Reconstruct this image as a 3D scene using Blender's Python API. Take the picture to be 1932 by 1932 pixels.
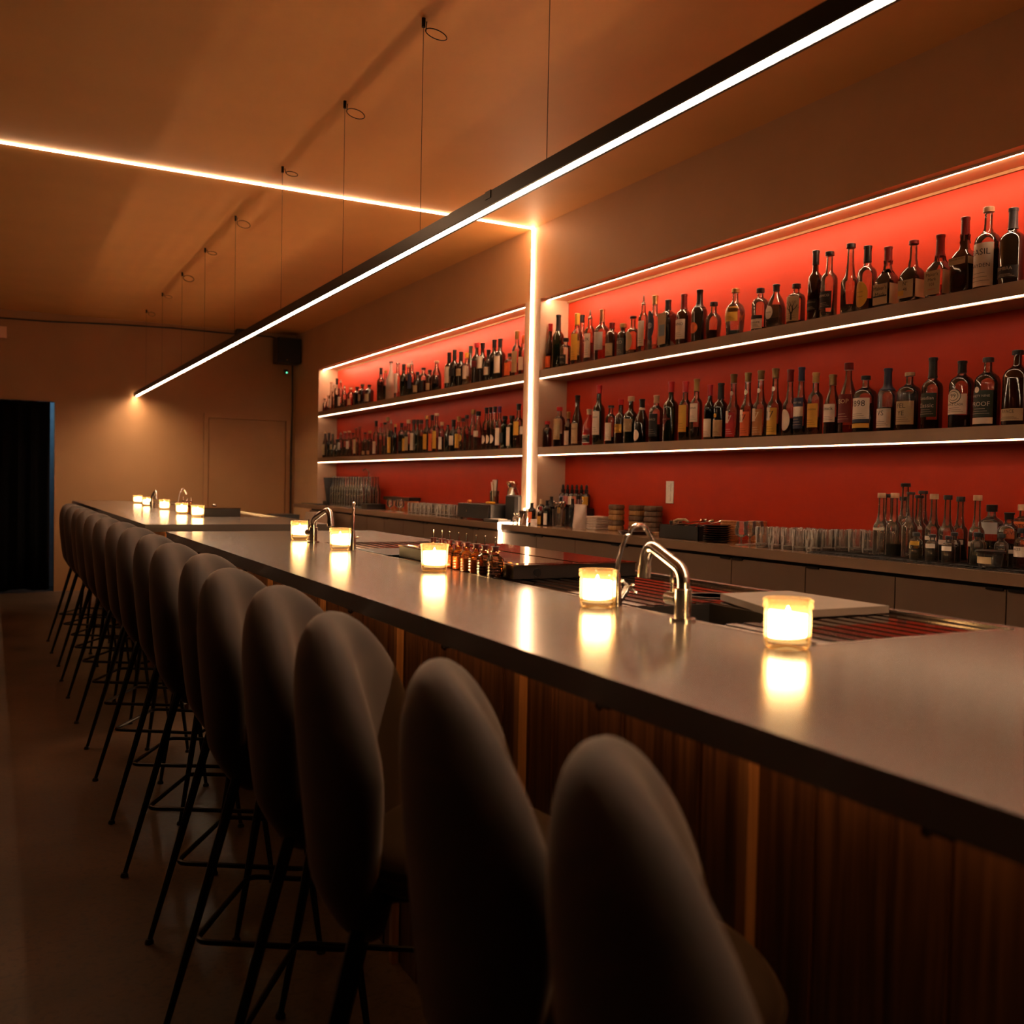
import bpy, math, random
from mathutils import Vector, Matrix
random.seed(7)
PI = math.pi
for o in list(bpy.data.objects): bpy.data.objects.remove(o)
C = bpy.context.scene.collection
SC = bpy.context.scene

# ---------------------------------------------------------------- camera
cam = bpy.data.cameras.new('camera'); camo = bpy.data.objects.new('camera', cam); C.objects.link(camo)
Rt = ((0.88158182, 0.00359829, 0.47201754), (-0.47161989, -0.03502365, 0.88110614), (0.01970226, -0.99938001, -0.02917919))
camo.matrix_world = Matrix(((Rt[0][0], -Rt[0][1], -Rt[0][2], 0), (Rt[1][0], -Rt[1][1], -Rt[1][2], 0),
                            (Rt[2][0], -Rt[2][1], -Rt[2][2], 1.34), (0, 0, 0, 1)))
cam.sensor_width = 36; cam.lens = 36 * 1836.5 / 1932; cam.clip_start = 0.05; cam.clip_end = 60
cam.dof.use_dof = True; cam.dof.focus_distance = 3.6; cam.dof.aperture_fstop = 3.8
SC.camera = camo
# ---------------------------------------------------------------- world, light levels, exposure
W = bpy.data.worlds.new('world'); SC.world = W; W.use_nodes = True
W.node_tree.nodes['Background'].inputs[0].default_value = (0.5, 0.3, 0.16, 1)
W.node_tree.nodes['Background'].inputs[1].default_value = 0.002
PENDANT = (1.0, 0.71, 0.45); PENDANT_S = 150
STRIP = (1.0, 0.58, 0.31); STRIP_S = 66
SHELF = (1.0, 0.64, 0.38); SHELF_S = 18; NICHE_S = 95
CANDLE_S = 32
SC.view_settings.view_transform = 'Standard'; SC.view_settings.look = 'None'
SC.view_settings.exposure = 0.0; SC.view_settings.gamma = 1; SC.view_settings.use_curve_mapping = False
SC.cycles.transparent_max_bounces = 24; SC.cycles.max_bounces = 8; SC.cycles.diffuse_bounces = 5
SC.cycles.sample_clamp_indirect = 80.0; SC.cycles.blur_glossy = 0.0; SC.cycles.caustics_reflective = True; SC.cycles.caustics_refractive = False

# ---------------------------------------------------------------- materials
def nt(name):
    m = bpy.data.materials.new(name); m.use_nodes = True; n = m.node_tree
    n.nodes.clear(); out = n.nodes.new('ShaderNodeOutputMaterial'); return m, n, out
def noise_col(n, col, amt, scale, stretch=(1, 1, 1)):
    tc = n.nodes.new('ShaderNodeTexCoord'); mp = n.nodes.new('ShaderNodeMapping'); mp.inputs['Scale'].default_value = stretch
    nz = n.nodes.new('ShaderNodeTexNoise'); nz.inputs['Scale'].default_value = scale; nz.inputs['Detail'].default_value = 5
    n.links.new(tc.outputs['Object'], mp.inputs[0]); n.links.new(mp.outputs[0], nz.inputs['Vector'])
    rp = n.nodes.new('ShaderNodeValToRGB')
    rp.color_ramp.elements[0].position = .3; rp.color_ramp.elements[1].position = .7
    rp.color_ramp.elements[0].color = tuple(max(0, c * (1 - amt)) for c in col) + (1,)
    rp.color_ramp.elements[1].color = tuple(min(1, c * (1 + amt)) for c in col) + (1,)
    n.links.new(nz.outputs[0], rp.inputs[0]); return rp, nz
MC = {}
def P(name, col, rough=.5, metal=0., amt=.08, scale=12, stretch=(1, 1, 1), bump=0., sheen=0., coat=0., spec=.5):
    if name in MC: return MC[name]
    m, n, out = nt(name); b = n.nodes.new('ShaderNodeBsdfPrincipled')
    rp, nz = noise_col(n, col, amt, scale, stretch); n.links.new(rp.outputs[0], b.inputs['Base Color'])
    b.inputs['Roughness'].default_value = rough; b.inputs['Metallic'].default_value = metal
    b.inputs['Specular IOR Level'].default_value = spec
    if sheen: b.inputs['Sheen Weight'].default_value = sheen; b.inputs['Sheen Roughness'].default_value = .35; b.inputs['Sheen Tint'].default_value = (.9, .60, .43, 1)
    if coat: b.inputs['Coat Weight'].default_value = coat; b.inputs['Coat Roughness'].default_value = .05
    if bump:
        bp = n.nodes.new('ShaderNodeBump'); bp.inputs['Strength'].default_value = bump; bp.inputs['Distance'].default_value = .01
        n.links.new(nz.outputs[0], bp.inputs['Height']); n.links.new(bp.outputs[0], b.inputs['Normal'])
    n.links.new(b.outputs[0], out.inputs[0]); MC[name] = m; return m
def E(name, col, s):
    if name in MC: return MC[name]
    m, n, out = nt(name); e = n.nodes.new('ShaderNodeEmission'); e.inputs[0].default_value = tuple(col) + (1,); e.inputs[1].default_value = s
    n.links.new(e.outputs[0], out.inputs[0]); MC[name] = m; return m
def G(name, mid=(.93, .93, .92), edge=(.45, .42, .4), refl=.12, rough=.03, haze=0., hazec=(1, .8, .6)):
    """thin clear glass: see-through, tinted towards its rim, mirror-like at grazing angles"""
    if name in MC: return MC[name]
    m, n, out = nt(name); lw = n.nodes.new('ShaderNodeLayerWeight'); lw.inputs[0].default_value = .35
    rp = n.nodes.new('ShaderNodeValToRGB'); rp.color_ramp.elements[0].color = mid + (1,); rp.color_ramp.elements[1].color = edge + (1,)
    rp.color_ramp.elements[0].position = .25; rp.color_ramp.elements[1].position = .95
    n.links.new(lw.outputs['Facing'], rp.inputs[0])
    t = n.nodes.new('ShaderNodeBsdfTransparent'); n.links.new(rp.outputs[0], t.inputs[0])
    g = n.nodes.new('ShaderNodeBsdfGlossy'); g.inputs['Roughness'].default_value = rough
    fr = n.nodes.new('ShaderNodeLayerWeight'); fr.inputs[0].default_value = refl
    mx = n.nodes.new('ShaderNodeMixShader'); n.links.new(fr.outputs['Fresnel'], mx.inputs[0]); n.links.new(t.outputs[0], mx.inputs[1]); n.links.new(g.outputs[0], mx.inputs[2])
    last = mx
    if haze:
        tr = n.nodes.new('ShaderNodeBsdfTranslucent'); tr.inputs[0].default_value = hazec + (1,)
        df = n.nodes.new('ShaderNodeBsdfDiffuse'); df.inputs[0].default_value = hazec + (1,)
        ad = n.nodes.new('ShaderNodeMixShader'); n.links.new(tr.outputs[0], ad.inputs[1]); n.links.new(df.outputs[0], ad.inputs[2])
        m2 = n.nodes.new('ShaderNodeMixShader'); mr = n.nodes.new('ShaderNodeMapRange'); mr.inputs['From Min'].default_value = .45; mr.inputs['To Min'].default_value = haze * .35; mr.inputs['To Max'].default_value = min(.9, haze * 3.2)  # haze thickens towards the rim, standing in for lit glass edges
        n.links.new(lw.outputs['Facing'], mr.inputs[0]); n.links.new(mr.outputs[0], m2.inputs[0])
        n.links.new(mx.outputs[0], m2.inputs[1]); n.links.new(ad.outputs[0], m2.inputs[2]); last = m2
    n.links.new(last.outputs[0], out.inputs[0]); MC[name] = m; return m

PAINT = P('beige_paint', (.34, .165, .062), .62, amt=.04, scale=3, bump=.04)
CEIL = P('ceiling_paint', (.80, .40, .135), .6, amt=.04, scale=2.2, bump=.05)
RED = P('red_paint', (.47, .030, .0065), .5, amt=.05, scale=4, bump=.03, spec=.22)
SHELFM = P('shelf_laminate', (.34, .21, .135), .45, amt=.04, scale=5)
CABM = P('cabinet_laminate', (.115, .062, .034), .5, amt=.05, scale=4)
DARK = P('dark_recess', (.01, .007, .005), .8)
BLACKM = P('black_metal', (.012, .011, .011), .35, .6)
BLACKP = P('black_plastic', (.012, .011, .012), .4)
RUBBER = P('black_rubber', (.012, .012, .012), .75, bump=.3, scale=120)
VELVET = P('taupe_velvet', (.030, .016, .010), .85, amt=.35, scale=5, sheen=.22, bump=.05, stretch=(1, 1, .5))
STEEL = P('brushed_steel', (.62, .56, .50), .18, 1., amt=.06, scale=60, stretch=(1, 1, .05))
STEEL2 = P('station_steel', (.50, .38, .31), .06, 1., amt=.08, scale=14)
WHITEP = P('white_plastic', (.82, .74, .68), .4)
# quartz-like bar top
def mk_counter(name, col, rough):
    m, n, out = nt(name); b = n.nodes.new('ShaderNodeBsdfPrincipled')
    rp, nz = noise_col(n, col, .03, 2.5); n.links.new(rp.outputs[0], b.inputs['Base Color'])
    tc = n.nodes.new('ShaderNodeTexCoord'); n2 = n.nodes.new('ShaderNodeTexNoise'); n2.inputs['Scale'].default_value = 6; n2.inputs['Detail'].default_value = 8
    n.links.new(tc.outputs['Object'], n2.inputs['Vector'])
    mr = n.nodes.new('ShaderNodeMapRange'); mr.inputs['To Min'].default_value = rough * .95; mr.inputs['To Max'].default_value = rough * 1.1
    n.links.new(n2.outputs[0], mr.inputs[0]); n.links.new(mr.outputs[0], b.inputs['Roughness'])
    b.inputs['Specular IOR Level'].default_value = .85
    n.links.new(b.outputs[0], out.inputs[0]); MC[name] = m; return m
TOP = mk_counter('bar_top_quartz', (.088, .064, .048), .175)
TOP2 = mk_counter('back_counter_quartz', (.20, .12, .075), .18)
def mk_wood(name, c1, c2, rough=.4):
    m, n, out = nt(name); b = n.nodes.new('ShaderNodeBsdfPrincipled')
    tc = n.nodes.new('ShaderNodeTexCoord'); mp = n.nodes.new('ShaderNodeMapping'); mp.inputs['Scale'].default_value = (9, 9, .35)
    nz = n.nodes.new('ShaderNodeTexNoise'); nz.inputs['Scale'].default_value = 9; nz.inputs['Detail'].default_value = 7; nz.inputs['Distortion'].default_value = .4
    n.links.new(tc.outputs['Object'], mp.inputs[0]); n.links.new(mp.outputs[0], nz.inputs['Vector'])
    rp = n.nodes.new('ShaderNodeValToRGB'); rp.color_ramp.elements[0].position = .35; rp.color_ramp.elements[1].position = .68
    rp.color_ramp.elements[0].color = c1 + (1,); rp.color_ramp.elements[1].color = c2 + (1,)
    n.links.new(nz.outputs[0], rp.inputs[0]); n.links.new(rp.outputs[0], b.inputs['Base Color']); b.inputs['Roughness'].default_value = rough
    bp = n.nodes.new('ShaderNodeBump'); bp.inputs['Strength'].default_value = .15; bp.inputs['Distance'].default_value = .004
    n.links.new(nz.outputs[0], bp.inputs['Height']); n.links.new(bp.outputs[0], b.inputs['Normal'])
    n.links.new(b.outputs[0], out.inputs[0]); MC[name] = m; return m
WALNUT = mk_wood('walnut', (.055, .022, .009), (.17, .075, .032))
OAKY = mk_wood('light_walnut_batten', (.30, .14, .055), (.48, .24, .10))
CORK = mk_wood('pale_wood', (.40, .26, .14), (.58, .40, .24), .6)
def mk_floor():
    m, n, out = nt('polished_concrete'); b = n.nodes.new('ShaderNodeBsdfPrincipled')
    rp, nz = noise_col(n, (.095, .056, .033), .5, 1.6)
    tc = n.nodes.new('ShaderNodeTexCoord'); n2 = n.nodes.new('ShaderNodeTexNoise'); n2.inputs['Scale'].default_value = 45; n2.inputs['Detail'].default_value = 6
    n.links.new(tc.outputs['Object'], n2.inputs['Vector'])
    mx = n.nodes.new('ShaderNodeMixRGB'); mx.blend_type = 'MULTIPLY'; mx.inputs[0].default_value = .8
    r2 = n.nodes.new('ShaderNodeValToRGB'); r2.color_ramp.elements[0].position = .34; r2.color_ramp.elements[1].position = .5; r2.color_ramp.elements[0].color = (.4, .4, .4, 1)
    n.links.new(n2.outputs[0], r2.inputs[0]); n.links.new(rp.outputs[0], mx.inputs[1]); n.links.new(r2.outputs[0], mx.inputs[2])
    n.links.new(mx.outputs[0], b.inputs['Base Color'])
    mr = n.nodes.new('ShaderNodeMapRange'); mr.inputs['To Min'].default_value = .3; mr.inputs['To Max'].default_value = .6
    n.links.new(n2.outputs[0], mr.inputs[0]); n.links.new(mr.outputs[0], b.inputs['Roughness'])
    bp = n.nodes.new('ShaderNodeBump'); bp.inputs['Strength'].default_value = .12; bp.inputs['Distance'].default_value = .004
    n.links.new(n2.outputs[0], bp.inputs['Height']); n.links.new(bp.outputs[0], b.inputs['Normal'])
    n.links.new(b.outputs[0], out.inputs[0]); return m
FLOOR = mk_floor()
CLEAR = G('clear_glass'); TUMB = G('tumbler_glass', (.98, .97, .96), (.88, .84, .80), .5, .07, .10, (1, .95, .9))
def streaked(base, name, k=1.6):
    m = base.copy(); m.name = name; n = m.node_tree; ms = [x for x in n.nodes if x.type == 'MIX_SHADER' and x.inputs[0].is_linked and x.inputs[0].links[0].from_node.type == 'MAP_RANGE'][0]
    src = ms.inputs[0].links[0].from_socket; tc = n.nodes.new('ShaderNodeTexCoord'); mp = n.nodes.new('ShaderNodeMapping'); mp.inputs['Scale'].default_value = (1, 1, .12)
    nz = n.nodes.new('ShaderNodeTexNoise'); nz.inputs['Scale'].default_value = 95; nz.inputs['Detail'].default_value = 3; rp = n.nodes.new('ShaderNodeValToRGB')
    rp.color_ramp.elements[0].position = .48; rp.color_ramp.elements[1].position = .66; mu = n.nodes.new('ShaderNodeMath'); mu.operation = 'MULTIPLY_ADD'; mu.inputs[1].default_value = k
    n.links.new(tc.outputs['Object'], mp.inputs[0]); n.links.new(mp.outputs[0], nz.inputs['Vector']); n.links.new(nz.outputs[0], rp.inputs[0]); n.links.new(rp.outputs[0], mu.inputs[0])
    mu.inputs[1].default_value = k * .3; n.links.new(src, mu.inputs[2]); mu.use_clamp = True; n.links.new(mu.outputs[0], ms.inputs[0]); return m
SPARKLE = streaked(TUMB, 'sparkle_tumbler_glass')  # smooth glass; pale vertical haze streaks painted in to imitate sparkle
EM_P = E('pendant_diffuser', PENDANT, PENDANT_S); EM_S = E('strip_diffuser', STRIP, STRIP_S); EM_SH = E('shelf_strip_diffuser', SHELF, SHELF_S); EM_N = E('niche_strip_diffuser', SHELF, NICHE_S)

# ---------------------------------------------------------------- mesh builder
class MB:
    def __init__(s): s.v = []; s.f = []
    def add(s, v, f):
        b = len(s.v); s.v += [tuple(p) for p in v]; s.f += [tuple(b + i for i in q) for q in f]; return s
    def box(s, x0, x1, y0, y1, z0, z1, bev=0.):
        x0, x1 = sorted((x0, x1)); y0, y1 = sorted((y0, y1)); z0, z1 = sorted((z0, z1))
        if not bev:
            return s.add([(x, y, z) for z in (z0, z1) for y in (y0, y1) for x in (x0, x1)],
                         [(0, 2, 3, 1), (4, 5, 7, 6), (0, 1, 5, 4), (2, 6, 7, 3), (0, 4, 6, 2), (1, 3, 7, 5)])
        # box with chamfered vertical edges and chamfered top and bottom
        def ring(i, z):
            a, b, c, d = x0 + i, x1 - i, y0 + i, y1 - i; e = bev
            return [(a + e, c, z), (b - e, c, z), (b, c + e, z), (b, d - e, z), (b - e, d, z), (a + e, d, z), (a, d - e, z), (a, c + e, z)]
        rs = [ring(bev * .5, z0), ring(0, z0 + bev * .5), ring(0, z1 - bev * .5), ring(bev * .5, z1)]
        v = [p for r in rs for p in r]; f = [tuple(reversed(range(8))), tuple(range(24, 32))]
        for k in range(3):
            for i in range(8): f.append((k * 8 + i, k * 8 + (i + 1) % 8, (k + 1) * 8 + (i + 1) % 8, (k + 1) * 8 + i))
        return s.add(v, f)
    def lathe(s, prof, n=20, c=(0, 0, 0), sq=None):
        """prof: (r, z) list; sq: superellipse exponent (>2 squarer) with (sx, sy)"""
        v = []; f = []
        for r, z in prof:
            for i in range(n):
                a = 2 * PI * i / n; ca, sa = math.cos(a), math.sin(a); k = r
                if sq: k = r / ((abs(ca) ** sq + abs(sa) ** sq) ** (1 / sq))
                v.append((c[0] + k * ca, c[1] + k * sa, c[2] + z))
        m = len(prof)
        for j in range(m - 1):
            for i in range(n): f.append((j * n + i, j * n + (i + 1) % n, (j + 1) * n + (i + 1) % n, (j + 1) * n + i))
        if prof[0][0] > 1e-6: f.append(tuple(reversed(range(n))))
        if prof[-1][0] > 1e-6: f.append(tuple((m - 1) * n + i for i in range(n)))
        return s.add(v, f)
    def tube(s, pts, r, n=8, closed=False):
        pts = [Vector(p) for p in pts]; m = len(pts); rr = r if isinstance(r, (list, tuple)) else [r] * m
        v = []; f = []; prev = None
        for j, p in enumerate(pts):
            if closed: t = (pts[(j + 1) % m] - pts[j - 1]).normalized()
            else: t = (pts[min(j + 1, m - 1)] - pts[max(j - 1, 0)]).normalized()
            if prev is None:
                up = Vector((0, 0, 1)) if abs(t.z) < .9 else Vector((1, 0, 0)); u = t.cross(up).normalized()
            else: u = (prev - t * prev.dot(t)).normalized()
            prev = u; w = t.cross(u)
            for i in range(n):
                a = 2 * PI * i / n; v.append(p + (u * math.cos(a) + w * math.sin(a)) * rr[j])
        k = m if closed else m - 1
        for j in range(k):
            j2 = (j + 1) % m
            for i in range(n): f.append((j * n + i, j * n + (i + 1) % n, j2 * n + (i + 1) % n, j2 * n + i))
        if not closed: f.append(tuple(reversed(range(n)))); f.append(tuple((m - 1) * n + i for i in range(n)))
        return s.add(v, f)
    def cyl(s, p, q, r, n=12): return s.tube([p, q], r, n)
    def prism(s, poly, z0, z1):
        n = len(poly); v = [(x, y, z0) for x, y in poly] + [(x, y, z1) for x, y in poly]
        return s.add(v, [tuple(reversed(range(n))), tuple(range(n, 2 * n))] + [(i, (i + 1) % n, n + (i + 1) % n, n + i) for i in range(n)])
    def build(s, name, mat, parent=None, smooth=True, ang=35, loc=None):
        me = bpy.data.meshes.new(name); me.from_pydata(s.v, [], s.f); me.update()
        bm = bmesh.new(); bm.from_mesh(me); bmesh.ops.recalc_face_normals(bm, faces=bm.faces); bm.to_mesh(me); bm.free()
        if smooth:
            me.polygons.foreach_set('use_smooth', [True] * len(me.polygons)); me.set_sharp_from_angle(angle=math.radians(ang))
        if mat: me.materials.append(mat)
        o = bpy.data.objects.new(name, me); C.objects.link(o)
        if parent: o.parent = parent
        if loc: o.location = loc
        return o
import bmesh
def tag(o, label=None, cat=None, group=None, kind=None):
    if label: o['label'] = label
    if cat: o['category'] = cat
    if group: o['group'] = group
    if kind: o['kind'] = kind
    return o
def thing(name, label, cat, loc=(0, 0, 0), rz=0, group=None):
    o = bpy.data.objects.new(name, None); o.empty_display_size = .05; C.objects.link(o)
    o.location = loc; o.rotation_euler = (0, 0, rz); return tag(o, label, cat, group)
def dup(root, loc, rz=0., label=None, sc=None):
    def cp(o, par):
        c = o.copy(); C.objects.link(c); c.parent = par
        for ch in o.children: cp(ch, c)
        return c
    r = cp(root, None); r.location = loc; r.rotation_euler = (0, 0, rz)
    if sc: r.scale = sc
    if label: r['label'] = label
    return r
def struct(name, mb, mat, parent=None, smooth=False):
    o = mb.build(name, mat, parent, smooth)
    if not parent: o['kind'] = 'structure'
    return o
def ordn(i): return ['zeroth', 'first', 'second', 'third', 'fourth', 'fifth', 'sixth', 'seventh', 'eighth', 'ninth', 'tenth', 'eleventh', 'twelfth', 'thirteenth', 'fourteenth', 'fifteenth', 'sixteenth', 'seventeenth', 'eighteenth', 'nineteenth', 'twentieth'][i] if i <= 20 else {2: 'twenty-', 3: 'thirty-', 4: 'forty-'}[i // 10] + ['', 'first', 'second', 'third', 'fourth', 'fifth', 'sixth', 'seventh', 'eighth', 'ninth'][i % 10] if i % 10 else {3: 'thirtieth', 4: 'fortieth'}[i // 10]

# ================================================================ room shell
ZC = 3.17; XW = 3.42; XB = 3.65; YF = 12.3; XL = -6.5; YN = -2.6
struct('floor', MB().box(XL, 3.8, YN, 14.2, -.06, 0), FLOOR)
struct('ceiling', MB().box(XL, 3.8, YN, 14.2, ZC, ZC + .06), CEIL)
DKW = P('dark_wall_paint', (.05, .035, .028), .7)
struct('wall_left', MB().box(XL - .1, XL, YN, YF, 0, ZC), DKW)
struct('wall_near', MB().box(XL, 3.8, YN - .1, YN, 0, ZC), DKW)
w = MB()   # far wall with the curtained doorway left open
w.box(XL, -1.3, YF, YF + .14, 0, ZC).box(-1.3, .64, YF, YF + .14, 2.17, ZC).box(.64, 3.8, YF, YF + .14, 0, ZC)
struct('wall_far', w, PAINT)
w = MB()   # beige wall around the two shelf niches
w.box(XW, XB, YN, YF, 2.652, ZC).box(XW, XB, 6.02, 6.235, 1.055, 2.652).box(XW, XB, 11.3, YF, 0, 2.652).box(XB + .02, 3.8, YN, YF, 0, ZC)
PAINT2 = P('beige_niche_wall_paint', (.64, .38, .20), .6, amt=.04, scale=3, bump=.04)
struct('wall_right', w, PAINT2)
struct('wall_niche', MB().box(XB, XB + .02, YN, YF, 1.0, 2.652), RED)
LIN = P('pale_niche_lining', (.62, .43, .30), .5, amt=.03, scale=4)
w = MB().box(XW - .001, XB, 6.014, 6.021, 1.055, 2.652).box(XW - .001, XB, 6.234, 6.241, 1.055, 2.652).box(XW - .001, XB, 11.294, 11.301, 1.055, 2.652).box(XW - .002, XW, 6.014, 6.241, 1.055, 2.652)
struct('trim_3', w, LIN)
w = MB().box(XB - .012, XB, YN, 6.02, 2.640, 2.652).box(XB - .012, XB, 6.235, 11.3, 2.640, 2.652)
struct('trim_1', w, PAINT)
struct('trim_2', MB().box(XW - .003, XW, 6.168, 6.178, 2.66, 2.96), CABM)   # seam beside the strip
# back room behind the curtain, dark with a blue light
w = MB().box(-1.6, 1.0, 14.0, 14.1, 0, 2.6).box(-1.7, -1.6, YF + .14, 14.1, 0, 2.6).box(1.0, 1.1, YF + .14, 14.1, 0, 2.6).box(-1.7, 1.1, YF + .14, 14.1, 2.6, 2.7)
struct('wall_back_room', w, DARK)
struct('wall_back_room_side', MB().box(.45, 1.0, 12.9, 13.0, 0, 2.6), P('pale_back_paint', (.6, .6, .6), .7))
bl = bpy.data.lights.new('back_room_light', 'AREA'); bl.size = .5; bl.energy = 6.0; bl.color = (.25, .62, 1)
blo = bpy.data.objects.new('back_room_light', bl); C.objects.link(blo); blo.location = (-.1, 12.62, 2.35); blo.rotation_euler = (math.radians(40), 0, math.radians(-75))
blo.rotation_euler = (Vector((.7, .30, -.25))).to_track_quat('-Z', 'Y').to_euler()
# curtain
cu = MB(); n = 90; v = []; f = []
for j, z in enumerate((2.16, 1.4, .7, .035)):
    for i in range(n + 1):
        x = -1.34 + 1.925 * i / n; v.append((x, 12.235 + .03 * math.sin(i * .9) + .012 * math.sin(i * 2.3 + j), z + (.01 * math.sin(i * .35) if j == 3 else 0)))
for j in range(3):
    for i in range(n): f.append((j * (n + 1) + i, j * (n + 1) + i + 1, (j + 1) * (n + 1) + i + 1, (j + 1) * (n + 1) + i))
cu.add(v, f); co = cu.build('curtain', P('black_curtain_cloth', (.0015, .0015, .0018), 1.0, spec=.1))
sm = co.modifiers.new('s', 'SOLIDIFY'); sm.thickness = .004
tag(co, 'black floor-length curtain closing the doorway in the far wall', 'curtain')
# door in the far wall
d = thing('door_1', None, None, (2.82, YF, 0)); d['kind'] = 'structure'
MB().box(-.47, .47, -.012, 0, 0, 2.06).build('door_leaf', PAINT, d, False)
MB().box(-.53, -.48, -.03, 0, 0, 2.13).box(.48, .53, -.03, 0, 0, 2.13).box(-.48, .48, -.03, 0, 2.075, 2.13).build('door_frame', PAINT, d, False)
hb_ = MB().lathe([(.0, 0), (.022, 0), (.022, .01), (.01, .02), (.01, .04), (.025, .05), (.02, .065), (0, .07)], 14)
ho = hb_.build('door_knob', STEEL, d); ho.rotation_euler = (PI / 2, 0, 0); ho.location = (-.40, -.012, 1.0)

# ================================================================ lights of the room
# one continuous strip: ceiling, pillar, counter, cabinet
ls = thing('led_strip', 'long warm glowing light strip crossing ceiling, pillar and counter', 'light strip', (0, 6.135, 0))
MB().box(XL, XW - .012, -.006, .006, ZC - .008, ZC).build('ceiling_run', EM_S, ls, False)
MB().box(XW - .011, XW, -.008, .008, 1.062, ZC).build('wall_run', EM_S, ls, False)
MB().box(3.185, XW - .012, -.009, .009, 1.0555, 1.062).box(3.180, 3.1865, -.009, .009, 1.012, 1.062).build('counter_run', EM_S, ls, False)
MB().box(3.186, 3.198, -.012, .012, .12, 1.008).build('cabinet_run', EM_S, ls, False)
# suspended linear light
pd = thing('linear_pendant', 'long black linear pendant light hanging above the bar', 'pendant light', (1.5, 0, 2.275))
y0, y1 = -1.6, 12.26
MB().box(-.024, .024, y0, y1, .020, .048).box(-.024, -.0152, y0, y1, -.0005, .020).box(.0152, .024, y0, y1, -.0005, .020).box(-.024, .024, y0 - .004, y0, 0, .048).build('housing', BLACKM, pd, False)
MB().box(-.0138, .0138, y0, y1, .0135, .020).build('diffuser', EM_P, pd, False)
MB().box(-.0152, -.0140, y0, y1, .0002, .0198).box(.0140, .0152, y0, y1, .0002, .0198).build('reflector', P('white_reflector', (.85, .82, .78), .5), pd, False)
MB().box(-.026, .026, 2.95, 2.99, .024, .050).build('joint_bracket', BLACKM, pd, False)
WIRE = P('steel_wire', (.05, .035, .025), .4, .7)
for k, yy in enumerate((2.62, 3.62, 4.59, 5.73, 6.97, 8.07, 9.13, 10.26, 11.4)):
    MB().cyl((0, yy, .048), (0, yy, ZC - 2.275 - .02), .0012, 5).build('suspension_wire', WIRE, pd)
    a = MB().lathe([(.0, 0), (.008, 0), (.008, .035), (0, .035)], 10, (0, yy, ZC - 2.275 - .035))
    a.build('ceiling_anchor', BLACKM, pd)
    if k in (1, 2, 4, 6, 7, 8, 3, 5):
        rr = .045 if k in (1, 2, 4, 6) else .035; cx = .055; tilt = {3: 1.35, 5: 1.3, 7: .9}.get(k, .15 + .1 * (k % 2))
        pts = [(.0, yy, ZC - 2.275 - .02)] + [(.012, yy - .004, ZC - 2.275 - .012)]
        ring = []
        for i in range(26):
            t = PI + 2 * PI * i / 24.; x = cx + rr * math.cos(t); y = rr * math.sin(t)
            ring.append((x, yy + y * (.6 if tilt < .5 else math.cos(tilt)), ZC - 2.275 - .018 + (y - rr) * (.72 if tilt < .5 else .45)))
        MB().tube(pts + ring, .0022, 5).build('wire_coil', WIRE, pd)

# ================================================================ niches: shelves with light strips
def shelf(y0, y1, z0, z1, label):
    y1 -= .008 if y1 < 7 else .008; y0 += .008 if y0 > 0 else 0
    t = thing('wall_shelf', label, 'shelf', (XW, (y0 + y1) / 2, z0), 0, 'beige shelves of the wall niches'); h = (y1 - y0) / 2
    MB().box(.024, XB - XW, -h, h, 0, z1 - z0).box(0, .024, -h, h, .0066, z1 - z0).build('board', SHELFM, t, False)
    MB().box(.002, .0085, -h + .004, h - .004, .001, .0058).build('light_strip', EM_SH, t, False); return t
shelf(YN, 6.02, 2.083, 2.145, 'upper beige shelf of the right niche, lit along its edge')
shelf(YN, 6.02, 1.541, 1.601, 'lower beige shelf of the right niche, lit along its edge')
shelf(6.235, 11.3, 2.083, 2.145, 'upper beige shelf of the left niche, lit along its edge')
shelf(6.235, 11.3, 1.541, 1.601, 'lower beige shelf of the left niche, lit along its edge')
for y0, y1, nm in ((YN, 6.02, 'right'), (6.235, 11.3, 'left')):
    t = thing('niche_light', 'thin glowing light strip under the top edge of the %s niche' % nm, 'light strip', (XW + .055, (y0 + y1) / 2, 2.652)); h = (y1 - y0) / 2
    MB().box(-.011, -.006, -h + .004, h - .004, -.011, -.0005).box(-.006, .006, -h + .004, h - .004, -.003, -.0005).build('profile', P('aluminium', (.6, .55, .5), .4, 1.), t, False)
    MB().box(-.006, .005, -h + .004, h - .004, -.0092, -.003).build('diffuser', EM_N, t, False)

# ================================================================ back counter and cabinets
t = thing('back_counter', 'long beige worktop along the red niche wall', 'worktop', (0, 0, 0))
MB().box(3.187, XB, YN, 6.124, 1.012, 1.055).box(3.187, XB, 6.146, 11.5, 1.012, 1.055).box(3.200, XB, 6.124, 6.146, 1.012, 1.055).build('worktop', TOP2, t, False)
gaps = [YN, -2.08, -1.6, -1.12, -.64, -.16, .32, .79, 1.27, 1.745, 2.222, 2.708, 3.196, 3.688, 4.167, 4.653, 5.139, 5.625, 6.10, 6.575, 7.04, 7.541, 8.0, 8.464, 8.94, 9.42, 9.9, 10.38, 10.86, 11.34]
tabs = {1.745: (0,), 2.222: (-1, 1), 3.196: (-1,), 3.688: (-1, 1), 4.653: (-1, 1), 5.625: (-1, 1), 6.575: (-1, 1), 7.541: (-1, 1), 8.464: (-1, 1), 9.42: (-1, 1)}
nc = 0
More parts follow.
